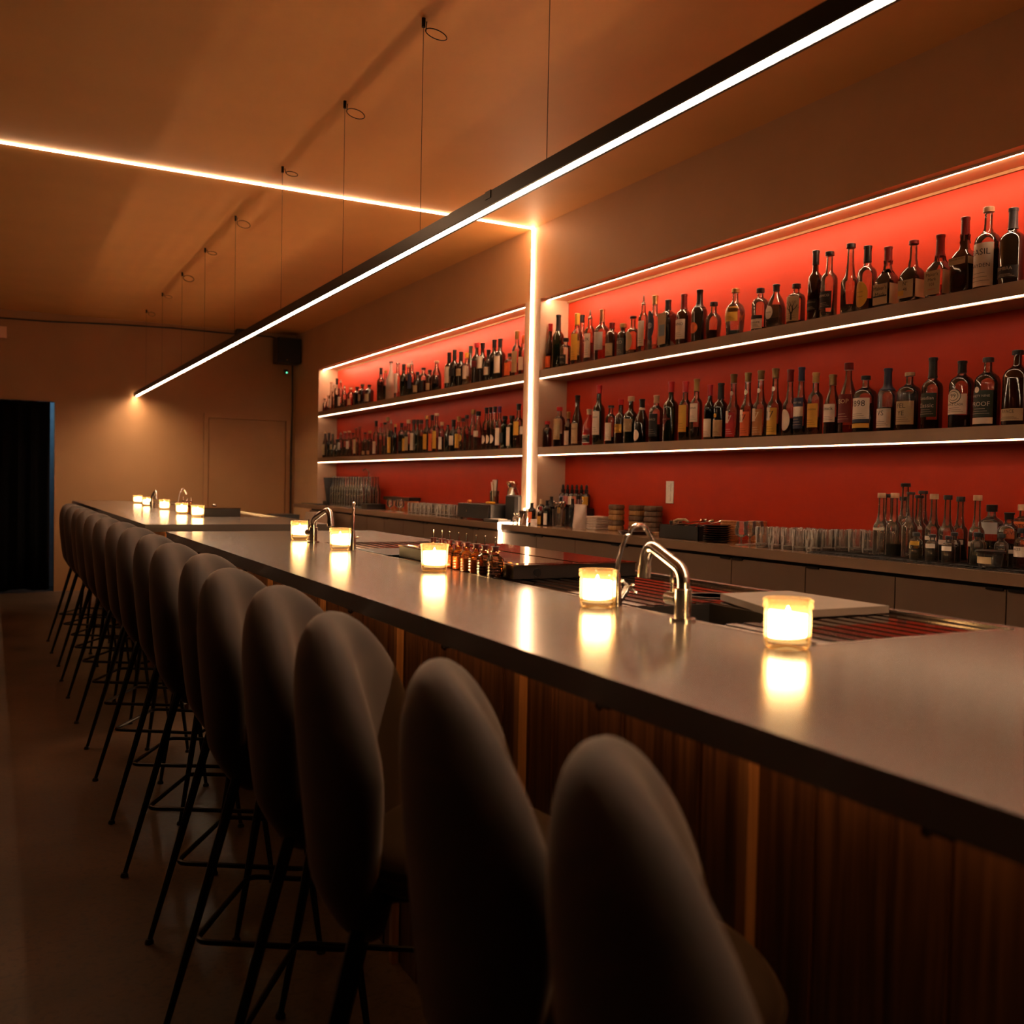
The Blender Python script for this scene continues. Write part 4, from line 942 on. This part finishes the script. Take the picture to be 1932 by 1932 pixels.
# ================================================================ right half of the back counter
o = MB().box(3.235, 3.60, 1.2, 3.22, ZT, ZT + .0035).build('bar_mat', RUBBER, None, False)
mb = MB().box(3.235, 3.60, 1.2, 3.22, ZT, ZT + .0035)
for k in range(60): mb.box(3.24, 3.595, 1.215 + k * .0335, 1.232 + k * .0335, ZT + .0035, ZT + .008)
bpy.data.objects.remove(o); o = mb.build('bar_mat', RUBBER, None, False); tag(o, 'long ribbed black rubber bar mat under the sample bottles', 'mat')
# tumblers
tm = thing('tumbler', 'x', 'glass', (0, 0, 0), 0, 'rows of clear tumblers on the back counter')
MB().lathe([(0, 0), (.033, 0), (.034, .004), (.0385, .096), (.0378, .098), (.0366, .098), (.033, .022), (0, .018)], 28).build('glass_wall', SPARKLE, tm)
MB().lathe([(0, .0005), (.031, .0015), (.0315, .016), (0, .0172)], 20).build('thick_base', G('glass_base', (.80, .74, .68), (.5, .44, .4), .5, .15, .30, (1, .93, .85)), tm)
k = 0
for j in range(9):
    for i in range(3):
        if j == 0 and i == 2: continue
        x = 3.32 + .088 * i + .004 * ((j * 7 + i) % 3); y = 3.60 - .082 * j - (.0 if i else .0)
        if i == 0 and y < 3.27: pass
        if y < 3.25: continue
        k += 1
        lb = 'clear tumbler, %s from left in the %s row right of the snifters' % (ordn(j + 1), ('front', 'middle', 'back')[i])
        if k == 1: tm.location = (x, y, ZT); tm['label'] = lb
        else: dup(tm, (x, y, ZT), random.random(), lb)
for j in range(3):
    for i in range(2):
        dup(tm, (3.42 + .086 * i, 3.19 - .08 * j, .0), 0, 'clear tumbler on the bar mat, %s from left in the %s row' % (ordn(j + 1), ('front', 'back')[i])).location.z = ZS['CR']
for j in range(11):
    for i in range(2):
        dup(tm, (3.33 + .09 * i, 8.12 - .088 * j, ZT), random.random(), 'clear tumbler left of the black cash box, %s from left in the %s row' % (ordn(j + 1), ('front', 'back')[i]))
# stemmed glasses
sn = thing('snifter_glass', 'x', 'glass', (0, 0, 0), 0, 'stemmed snifter glasses on the back counter')
MB().lathe([(.024, .118), (.031, .085), (.033, .070), (.028, .052), (.012, .042), (.006, .040)], 22).build('bowl', TUMB, sn)
MB().lathe([(0, .041), (.005, .040), (.0035, .025), (.004, .006), (.028, .0025), (.030, 0), (0, 0)], 20).build('stem', MC['glass_base'], sn)
for k, (x, y, lb) in enumerate(((3.31, 3.745, 'clear snifter, leftmost of the glasses on the right counter'), (3.385, 3.765, 'clear snifter, behind the leftmost one'), (3.46, 3.79, 'clear snifter farthest back beside the orange coaster stack'),
                                (3.33, 8.66, 'small clear coupe leftmost before the orange tins'), (3.36, 8.52, 'small clear coupe second from left before the orange tins'), (3.33, 8.38, 'small clear coupe nearest the left tumblers'))):
    if k == 0: sn.location = (x, y, ZT); sn['label'] = lb
    else: dup(sn, (x, y, ZT), 0, lb)
def stack(name, cat, n, x, y, r, th, mats, label, group, z=ZT, jit=.002, prof=None):
    for k in range(n):
        pr = prof or [(0, 0), (r * .96, 0), (r, th * .3), (r, th * .8), (r * .97, th * .97), (0, th * .97)]
        o = MB().lathe(pr, 24).build(name, mats[k % len(mats)], None)
        o.location = (x + jit * math.sin(k * 2.3), y + jit * math.cos(k * 1.7), z + th * k)
        tag(o, label % ('bottom' if k == 0 else ('top' if k == n - 1 else ordn(k + 1) + ' from bottom')), cat, group)
W1 = mk_wood('amber_wood', (.40, .13, .03), (.62, .24, .07), .3); W2 = mk_wood('bark_wood', (.26, .12, .04), (.52, .30, .12), .4); W3 = mk_wood('dark_bark', (.08, .045, .025), (.20, .11, .06), .4)
stack('wooden_coaster', 'coaster', 9, 3.46, 4.005, .048, .0125, [W1, P('amber_plain', (.5, .19, .05), .35)], 'round amber wooden coaster, %s of the stack by the black plates', 'amber coasters, left stack')
stack('wooden_coaster', 'coaster', 9, 3.585, 3.93, .048, .0125, [W1, MC['amber_plain']], 'round amber wooden coaster, %s of the stack behind the snifters', 'amber coasters, right stack')
stack('black_plate', 'plate', 8, 3.335, 3.96, .072, .0115, [P('black_ceramic', (.012, .011, .012), .25)], 'round black plate, %s of the stack right of the tray', 'black plates', jit=.0005, prof=[(0, 0), (.05, 0), (.072, .009), (.073, .011), (.07, .0112), (0, .003)])
stack('bark_bowl', 'bowl', 5, 3.50, 5.13, .052, .033, [W2, W3, W2], 'round brown wooden bowl, %s of the left bowl stack', 'wooden bowls, left stack', prof=[(0, 0), (.044, 0), (.050, .006), (.052, .018), (.049, .030), (.046, .0325), (0, .0325)])
stack('bark_bowl', 'bowl', 5, 3.56, 4.985, .056, .033, [W3, W2], 'round brown wooden bowl, %s of the middle bowl stack', 'wooden bowls, middle stack', prof=[(0, 0), (.048, 0), (.055, .006), (.056, .018), (.054, .030), (.050, .0325), (0, .0325)])
stack('bark_bowl', 'bowl', 5, 3.57, 4.835, .058, .033, [W3], 'round dark wooden bowl, %s of the right bowl stack', 'wooden bowls, right stack', prof=[(0, 0), (.050, 0), (.057, .006), (.058, .018), (.055, .030), (.052, .0325), (0, .0325)])
TOW = MC['towel']; WT = P('white_towel', (.62, .50, .42), .9, bump=.4, scale=60)
for k in range(5):
    o = MB().box(-.055, .055, -.06, .06, 0, .0165, .006).build('folded_napkin', WT, None); o.location = (3.46 + .002 * (k % 2), 5.285 - .002 * (k % 3), ZT + .0172 * k); o.rotation_euler[2] = .04 * (k % 3 - 1)
    tag(o, 'white folded napkin, %s of the stack left of the wooden bowls' % ('bottom' if k == 0 else 'top' if k == 4 else ordn(k + 1) + ' from bottom'), 'napkin', 'folded white napkins')
t = thing('serving_tray', 'shallow dark round tray in front of the wooden bowls', 'tray', (3.36, 4.73, ZT))
MB().lathe([(0, 0), (.085, 0), (.10, .02), (.098, .021), (.083, .004), (0, .004)], 26).build('tray_body', P('dark_brown_tray', (.05, .015, .008), .3), t)
t = thing('serving_tray', 'pale wooden tray with two dark bowls behind the near taps', 'tray', (3.50, 4.70, ZT))
MB().box(-.05, .05, -.05, .05, 0, .012).build('tray_body', CORK, t, False)
t = thing('pick_jar', 'clear glass full of cocktail picks left of the black tray', 'jar', (3.53, 4.56, ZT))
MB().lathe([(0, 0), (.034, 0), (.038, .085), (.036, .085), (.033, .006), (0, .006)], 22).build('jar', TUMB, t)
mb = MB(); random.seed(11)
for k in range(46):
    a, rr = random.random() * 6.28, .026 * math.sqrt(random.random()); a2 = random.random() * 6.28
    mb.cyl((rr * math.cos(a), rr * math.sin(a), .008), (rr * math.cos(a) + .008 * math.cos(a2), rr * math.sin(a) + .008 * math.sin(a2), .088 + .006 * random.random()), .0011, 4)
mb.build('picks', P('bamboo', (.55, .36, .18), .6), t)['kind'] = 'stuff'
t = thing('utensil_tray', 'black box of bar tools left of the black plates', 'tray', (3.41, 4.24, ZT))
mb = MB().box(-.11, .11, -.17, .17, 0, .004).box(-.11, -.105, -.17, .17, 0, .075).box(.105, .11, -.17, .17, 0, .075).box(-.11, .11, -.17, -.165, 0, .075).box(-.11, .11, .165, .17, 0, .075).box(-.11, .11, -.02, -.016, 0, .073)
mb.build('tray_body', BLACKP, t, False)
def spoon(par, p, q, name='bar_spoon', r=.0022):
    p, q = Vector(p), Vector(q); d_ = (q - p).normalized(); m = MB().cyl(p, q, r, 8)
    m.tube([q, q + d_ * .008, q + d_ * .02, q + d_ * .032, q + d_ * .036], [r, .007, .010, .007, .002], 8)
    return m.build(name, STEEL, par)
for k, (a, b, c_, d_) in enumerate(((-.08, .10, .06, .02), (-.05, .02, .03, -.08), (.0, -.05, .05, -.14), (-.07, -.10, .02, -.03))):
    o = spoon(None, (a, b, .06), (c_, d_, .088)); o.location = (3.41, 4.24, ZT + .012); tag(o, 'steel bar spoon resting across the black tool box, %s from left' % ordn(k + 1), 'spoon', 'bar spoons in the tool box')
o = MB().tube([(0, .05, 0), (0, .06, .012), (0, .03, .022), (0, -.03, .024), (0, -.06, .014)], [.006, .008, .008, .008, .005], 10).build('strainer_handle', MC['pale_wood'], None); o.location = (3.345, 4.27, ZT + .083); tag(o, 'curved pale handle lying on the black tool box', 'tool')
# outlets
for k, (y, z, s, lb) in enumerate(((4.777, 1.306, 1, 'white double switch plate on the red wall above the bowls'), (7.12, 1.30, 1, 'white switch plate on the red wall of the left niche'))):
    t = thing('switch_plate', lb, 'switch', (XB, y, z))
    MB().box(-.006, 0, -.038, .038, -.068, .068, .003).build('plate', WHITEP, t, False)
    for zz in (-.03, .03):
        MB().box(-.009, -.006, -.016, .016, zz - .024, zz + .024).build('rocker', WHITEP, t, False)
        MB().cyl((-.0095, 0, zz + .008), (-.009, 0, zz + .008), .002, 8).build('indicator', BLACKP, t)
# pouch, spoons in a glass, cream bottle, droppers
t = thing('foil_pouch', 'pale standing foil pouch left of the napkins', 'pouch', (3.40, 5.40, ZT))
mb = MB(); vs = []; R_ = [(0, .036, .058), (.02, .040, .060), (.07, .030, .066), (.12, .016, .071), (.150, .003, .075), (.158, .002, .076)]
for z, a, b in R_:
    for i in range(20): q = 2 * PI * i / 20; vs.append((a * se(math.cos(q), .9) * (1 + .06 * math.sin(3 * q + z * 40)), b * se(math.sin(q), .8), z))
mb.add(vs, [(j * 20 + i, j * 20 + (i + 1) % 20, (j + 1) * 20 + (i + 1) % 20, (j + 1) * 20 + i) for j in range(5) for i in range(20)] + [tuple(reversed(range(20))), tuple(100 + i for i in range(20))])
mb.build('pouch_body', P('pale_foil', (.55, .42, .36), .38, .3), t)
t = thing('spoon_glass', 'clear glass packed with upright bar spoons', 'glass', (3.37, 5.62, ZT))
MB().lathe([(0, 0), (.042, 0), (.046, .12), (.044, .12), (.040, .008), (0, .008)], 22).build('glass', TUMB, t)
random.seed(5)
for k in range(14):
    a = random.random() * 6.28; o = spoon(None, (.018 * math.cos(a), .018 * math.sin(a), .010), (.032 * math.cos(a + .6), .032 * math.sin(a + .6), .125 + .015 * random.random()), r=.0016); o.location = (3.37, 5.62, ZT)
    tag(o, 'steel spoon standing in the clear glass with its bowl up', 'spoon', 'spoons in the glass')
gp = 'small bottles clustered by the pillar'
put('L', 3.47, 5.54, .215, .027, 'c', 'a', '.3', 'k.12', 'yr.06.5', '.', 'cream-labelled bottle with black cap right of the spoon glass', gp, ZT)
put('S', 3.345, 5.74, .175, .022, 'k', '-', '0', 'k.3', 'wr.05.5', '.', 'black bottle with white and green label left of the spoons', gp, ZT)
MBX = BLACKP
rz_ = thing('display_riser', 'black box riser under the dropper bottles', 'riser', (3.60, 5.80, ZT)); MB().box(-.042, .042, -.19, .19, 0, .125).build('riser_body', BLACKP, rz_, False)
for k, (y, lc) in enumerate(((5.955, 'label_lilac'), (5.893, 'label_pink'), (5.832, 'w'), (5.771, 'label_coral'), (5.709, 'label_mauve'), (5.645, 'y'))):
    t = thing('dropper_bottle', '%s dropper bottle, %s from left on the riser' % (('lilac-labelled', 'pink-labelled', 'white-labelled', 'coral-labelled', 'mauve-labelled', 'yellow-labelled')[k], ordn(k + 1)), 'bottle', (3.60, y, ZT + .125), 0, 'dropper bottles on the riser')
    MB().lathe([(0, 0), (.027, 0), (.028, .004), (.028, .085), (.022, .098), (.011, .104), (.011, .112), (0, .112)], 18).build('glass_body', GT['a'], t)
    MB().lathe([(0, .108), (.0135, .108), (.0135, .126), (.008, .130), (.0095, .140), (.009, .152), (.005, .160), (0, .162)], 14).build('dropper_cap', BLACKP, t)
    col = {'w': labmat('w'), 'y': labmat('y')}.get(lc) or P(lc, {'label_lilac': (.32, .25, .34), 'label_pink': (.60, .18, .16), 'label_coral': (.55, .16, .10), 'label_mauve': (.25, .15, .18)}[lc], .6)
    band(t, .028, .022, .080, col, 80, 'label', .0008)
    if k == 5: disc(t, .028, .05, .012, labmat('w'), -.004); disc(t, .028, .05, .006, BK, -.004, off=.0024)
sm_ = [(3.43, 5.70, .20, .022, 'k', 'k.3', 'yr.45.65', 'slim black bottle with small yellow label'), (3.50, 5.66, .19, .022, 'k', 'k.3', '-', 'slim black bottle without a label'), (3.45, 5.86, .20, .024, 'k', 'k.35', '-', 'tall black cylinder bottle by the riser'),
       (3.35, 5.835, .13, .022, 'a', 'r.2', 'yr.05.5', 'small brown bottle with red cap'), (3.50, 5.95, .175, .030, 'c', 'k.14', 'Wr.1.7', 'clear jar bottle with flat black cap and grey label'), (3.42, 5.945, .18, .030, 'c', 'w.2', 'wr.1.6', 'cloudy spray bottle with pale top'), (3.30, 5.87, .155, .026, 'k', 'k.3', 'or.12.6', 'squat black bottle with orange triangle label')]
for x, y, h, r, gl, cp_, lb_, lab in sm_: put('S', x, y, h, r, gl, 'p', '.6', cp_, lb_, '.', lab, gp, ZT)
t = thing('small_jar', 'small ribbed white jar before the brown bottles', 'jar', (3.275, 5.795, ZT)); MB().lathe([(0, 0), (.022, 0), (.023, .012), (.021, .014), (.023, .026), (.021, .028), (.023, .040), (.02, .044), (0, .044)], 20).build('jar_body', WHITEP, t)
for k, (x, y, lb) in enumerate(((3.32, 6.03, 'shiny steel shaker tin in front of the pillar, front one'), (3.39, 6.04, 'shiny steel shaker tin in front of the pillar, rear one'))):
    t = thing('shaker_tin', lb, 'shaker', (x, y, ZT)); MB().lathe([(0, 0), (.026, 0), (.028, .004), (.032, .095), (.031, .095), (.027, .006), (0, .006)], 26).build('tin_wall', P('polished_steel', (.75, .70, .64), .08, 1.), t)
t = thing('cut_glass_bottle', 'small faceted glass bottle with stopper at the pillar foot', 'bottle', (3.275, 6.06, ZT)); MB().lathe([(0, 0), (.022, 0), (.024, .03), (.020, .05), (.009, .06), (.009, .068), (.013, .07), (.013, .078), (0, .08)], 8).build('glass_body', GT['c'], t, False)
t = thing('strip_connector', 'small white end block where the strip meets the counter', 'connector', (3.405, 6.135, 1.135)); MB().box(-.016, -.001, -.035, -.012, -.012, .03).box(-.016, -.001, .012, .035, -.012, .03).build('block', WHITEP, t, False)

# ================================================================ left half of the back counter
t = thing('cash_drawer', 'black cash drawer box on the left counter', 'box', (3.41, 6.72, ZT))
MB().box(-.14, .15, -.27, .30, .012, .125, .006).build('drawer_body', BLACKP, t, False); MB().box(-.145, -.14, -.255, .285, .02, .108).build('drawer_front', P('black_satin', (.02, .018, .018), .5), t, False)
MB().cyl((-.149, .12, .07), (-.145, .12, .07), .008, 12).build('lock', STEEL, t)
for sx in (-.12, .13):
    for sy in (-.24, .27): MB().box(sx - .01, sx + .01, sy - .01, sy + .01, 0, .012).build('foot', BLACKP, t, False)
t = thing('receipt_printer', 'black rounded box right of the cash drawer', 'box', (3.47, 6.315, ZT)); MB().box(-.10, .11, -.08, .10, 0, .20, .02).build('printer_body', BLACKP, t, False)
t = thing('card_tray', 'flat black tray with papers in front of the black boxes', 'tray', (3.265, 6.33, ZT)); MB().box(-.05, .055, -.12, .12, 0, .022, .004).build('tray_body', BLACKP, t, False)
o = MB().box(-.035, .035, -.09, .06, 0, .004).build('paper_stack', WHITEP, None, False, loc=(3.265, 6.32, ZT + .022)); tag(o, 'white paper slips on the flat black tray', 'paper')
t = thing('pen_cup', 'clear cup with pens on the cash drawer', 'cup', (3.50, 6.83, ZT + .125)); MB().lathe([(0, 0), (.034, 0), (.038, .10), (.036, .10), (.032, .005), (0, .005)], 18).build('cup_wall', TUMB, t)
for k, (a, m_) in enumerate(((.3, BLACKP), (1.5, STEEL), (2.6, WHITEP), (3.9, P('amber_pen', (.35, .2, .05), .4)), (5.1, BLACKP))):
    o = MB().cyl((.012 * math.cos(a), .012 * math.sin(a), .008), (.028 * math.cos(a), .028 * math.sin(a), .15 + .01 * k), .004, 8).build('pen', m_, None); o.location = (3.50, 6.83, ZT + .125); tag(o, ('black pen leaning left in the clear cup', 'steel pen in the clear cup', 'white pen leaning right in the clear cup', 'amber pen in the middle of the clear cup', 'tallest black pen in the clear cup')[k], 'pen', 'pens in the cup')
t = thing('plastic_bag', 'clear crumpled plastic bag on the black boxes', 'bag', (3.50, 6.50, ZT + .125)); mb = MB(); vs = []
for j, (z, r_) in enumerate(((0, .045), (.04, .06), (.09, .055), (.13, .035), (.16, .05), (.175, .045))):
    for i in range(18): q = 2 * PI * i / 18; vs.append((r_ * math.cos(q) * (1 + .25 * math.sin(4 * q + j)) * .7, r_ * math.sin(q) * (1 + .2 * math.cos(5 * q + 2 * j)) + .01 * j, z))
mb.add(vs, [(j * 18 + i, j * 18 + (i + 1) % 18, (j + 1) * 18 + (i + 1) % 18, (j + 1) * 18 + i) for j in range(5) for i in range(18)]); mb.build('bag_film', G('plastic_film', (.85, .80, .75), (.5, .45, .4), .5, .15, .12, (.8, .65, .5)), t)
t = thing('yellow_clip', 'small yellow plastic piece on top of the cash drawer', 'clip', (3.36, 6.62, ZT + .125)); MB().box(-.02, .02, -.05, .05, 0, .018, .008).build('clip_body', P('yellow_plastic', (.8, .42, .03), .4), t, False)
t = thing('orange_fruit', 'small orange piece on the left end of the cash drawer', 'fruit', (3.33, 6.93, ZT + .125)); MB().lathe([(0, 0), (.014, .003), (.020, .014), (.014, .026), (0, .029)], 16).build('fruit_body', P('orange_peel', (.75, .22, .04), .5), t)
gt_ = 'orange tins on the left counter'
for k in range(6):
    t = thing('orange_tin', 'orange patterned tin under the black tray, %s from left' % ordn(k + 1), 'tin', (3.53, 9.16 - .118 * k, ZT), 0, gt_)
    MB().lathe([(0, 0), (.046, 0), (.047, .004), (.047, .096), (.045, .100), (0, .100)], 20).build('tin_body', P('tin_orange', (.52, .14, .03), .4), t); band(t, .047, .02, .08, P('tin_red', (.50, .05, .02), .5), 34, 'label', .0006)
t = thing('black_tray', 'flat black tray lying on the orange tins', 'tray', (3.53, 8.88, ZT + .100)); MB().box(-.06, .06, -.34, .34, 0, .030).box(-.062, .062, -.342, .342, .026, .032).build('tray_body', BLACKP, t, False)
t = thing('black_crate', 'low black crate beside the empty bottles', 'crate', (3.42, 9.36, ZT)); MB().box(-.10, .10, -.08, .08, 0, .05).build('crate_body', BLACKP, t, False)
# empty water bottles
eb = thing('water_bottle', 'x', 'bottle', (0, 0, 0), 0, 'empty clear water bottles on the left counter')
MB().lathe([(0, .004), (.034, 0), (.037, .006), (.037, .17), (.034, .20), (.022, .225), (.0145, .25), (.0135, .315), (.0155, .317), (.0155, .328), (.013, .328)], 16).build('glass_body', TUMB, eb)
MB().lathe([(0, .002), (.033, .004), (.033, .012), (0, .016)], 14).build('thick_base', MC['glass_base'], eb)
k = 0
for j in range(12):
    for i in range(3):
        x, y = 3.38 + .085 * i, 10.55 - .085 * j; k += 1
        lb = 'empty clear water bottle, %s from left in the %s row' % (ordn(j + 1), ('front', 'middle', 'back')[i])
        if k == 1: eb.location = (x, y, ZT); eb['label'] = lb
        else: dup(eb, (x, y, ZT), 0, lb)
t = thing('leaning_board', 'dark board leaning left of the empty water bottles', 'board', (3.48, 10.72, ZT)); b_ = MB().box(-.12, .12, -.008, .008, 0, .34).build('board_panel', BLACKP, t, False); b_.rotation_euler = (-.42, 0, 0)
t = thing('folded_cloth', 'grey folded cloth on a black box in the left niche corner', 'cloth', (3.52, 10.98, ZT + .04)); MB().box(-.07, .07, -.09, .09, 0, .035, .015).box(-.06, .06, -.07, .07, .034, .055, .012).build('cloth_body', P('grey_cloth', (.22, .19, .18), .9, bump=.4, scale=40), t)
t = thing('black_box', 'low black box under the grey cloth', 'box', (3.52, 10.98, ZT)); MB().box(-.09, .09, -.12, .12, 0, .04).build('box_body', BLACKP, t, False)
t = thing('hand_sink', 'shallow dark sink rim at the far end of the counter', 'sink', (3.42, 11.1, ZT)); MB().box(-.16, -.02, -.30, .30, 0, .008).build('sink_rim', BLACKP, t, False); MB().box(-.12, -.05, -.12, .05, .008, .0105).build('sink_glint', STEEL, t, False)
t = thing('filler_tap', 'slim hooked steel tap behind the empty water bottles', 'tap', (3.615, 10.05, ZT)); MB().tube([(0, 0, 0), (0, 0, .36), (-.002, .0, .385), (-.015, .01, .405), (-.035, .025, .412), (-.055, .04, .395)], .008, 8).build('spout', STEEL, t); MB().lathe([(0, 0), (.016, 0), (.014, .03), (0, .03)], 12).build('body', STEEL, t)

# ================================================================ far end of the room
t = thing('wall_speaker', 'black box loudspeaker high in the far right corner', 'speaker', (3.255, 12.12, 2.78))
MB().box(-.145, .155, -.12, .12, 0, .31, .012).build('cabinet', BLACKP, t, False); MB().box(-.13, .14, -.128, -.12, .02, .29).build('grille', RUBBER, t, False); MB().box(-.03, .03, .12, .18, .1, .2).build('wall_bracket', BLACKM, t, False)
MB().cyl((-.03, -.131, .035), (-.03, -.128, .035), .008, 10).build('badge', STEEL, t)
t = thing('security_camera', 'small black camera with a green light below the speaker', 'camera', (3.272, 12.2, 2.69))
MB().lathe([(0, -.03), (.02, -.025), (.03, 0), (.022, .025), (0, .03)], 18).build('camera_body', BLACKP, t); MB().cyl((0, .02, 0), (0, .10, .03), .008, 8).build('arm', BLACKP, t)
MB().cyl((0, -.034, -.012), (0, -.026, -.012), .008, 12).build('status_light', E('green_led', (.12, .9, .45), 3), t)
o = MB().tube([(x, YF - .012, z) for x, z in ((XL, 3.09), (-1.5, 3.075), (.0, 3.068), (.6, 3.075), (1.2, 3.105), (1.9, 3.125), (2.6, 3.12), (3.1, 3.125), (3.22, 3.095))], .009, 6).build('cable', BLACKP, None); tag(o, 'thin black cable sagging along the top of the far wall', 'cable')
o = MB().tube([(3.375, YF - .012, 2.80), (3.38, YF - .012, 2.2), (3.372, YF - .012, 1.6), (3.38, YF - .012, .02)], .011, 6).build('cable', BLACKP, None); tag(o, 'black cable running down the far wall beside the door', 'cable')
t = thing('junction_box', 'small black box under the ceiling above the pendant end', 'box', (2.72, 12.22, 3.06)); MB().box(-.07, .07, -.06, .06, 0, ZC - 3.06).box(-.04, .04, -.05, .05, -.05, 0).build('box_body', BLACKP, t, False)
t = thing('exit_sign_box', 'pale rectangular wall box at the left edge above the curtain', 'box', (.02, 12.25, 2.84)); MB().box(-.20, .13, -.03, .05, 0, .13, .006).build('housing', P('pale_housing', (.80, .42, .26), .5), t, False)
t = thing('waste_bin', 'dark slant-fronted bin at the far end of the aisle', 'bin', (2.62, 9.9, 0)); m_ = MB(); m_.add([(-.26, -.16, 0), (.05, -.16, 0), (.05, .16, 0), (-.26, .16, 0), (-.10, -.16, .98), (.15, -.16, .98), (.15, .16, .98), (-.10, .16, .98)], [(0, 1, 2, 3), (4, 5, 6, 7), (0, 1, 5, 4), (1, 2, 6, 5), (2, 3, 7, 6), (3, 0, 4, 7)]); m_.build('bin_body', BLACKP, t, False)
t = thing('grey_panel', 'grey slanted panel leaning beside the dark bin', 'panel', (2.92, 9.9, 0)); m_ = MB(); m_.add([(-.20, -.14, 0), (.16, -.14, 0), (.16, .14, 0), (-.20, .14, 0), (.0, -.14, 1.0), (.20, -.14, 1.0), (.20, .14, 1.0), (.0, .14, 1.0)], [(0, 1, 2, 3), (4, 5, 6, 7), (0, 1, 5, 4), (1, 2, 6, 5), (2, 3, 7, 6), (3, 0, 4, 7)]); m_.build('panel_body', SHELFM, t, False)
t = thing('deli_tub', 'clear round tub with flat black lid on the mat', 'tub', (3.285, 2.35, ZS['CR'])); MB().lathe([(0, 0), (.038, 0), (.047, .055), (.045, .055), (.036, .004), (0, .004)], 24).build('tub_wall', TUMB, t); MB().lathe([(0, .010), (.036, .010), (.042, .045), (0, .045)], 20).build('contents', P('dark_contents', (.02, .012, .01), .5), t)
MB().lathe([(0, .055), (.052, .055), (.053, .062), (.046, .064), (0, .064)], 24).build('lid', BLACKP, t); band(t, .0445, .015, .040, labmat('t'), 40, 'label', .001)
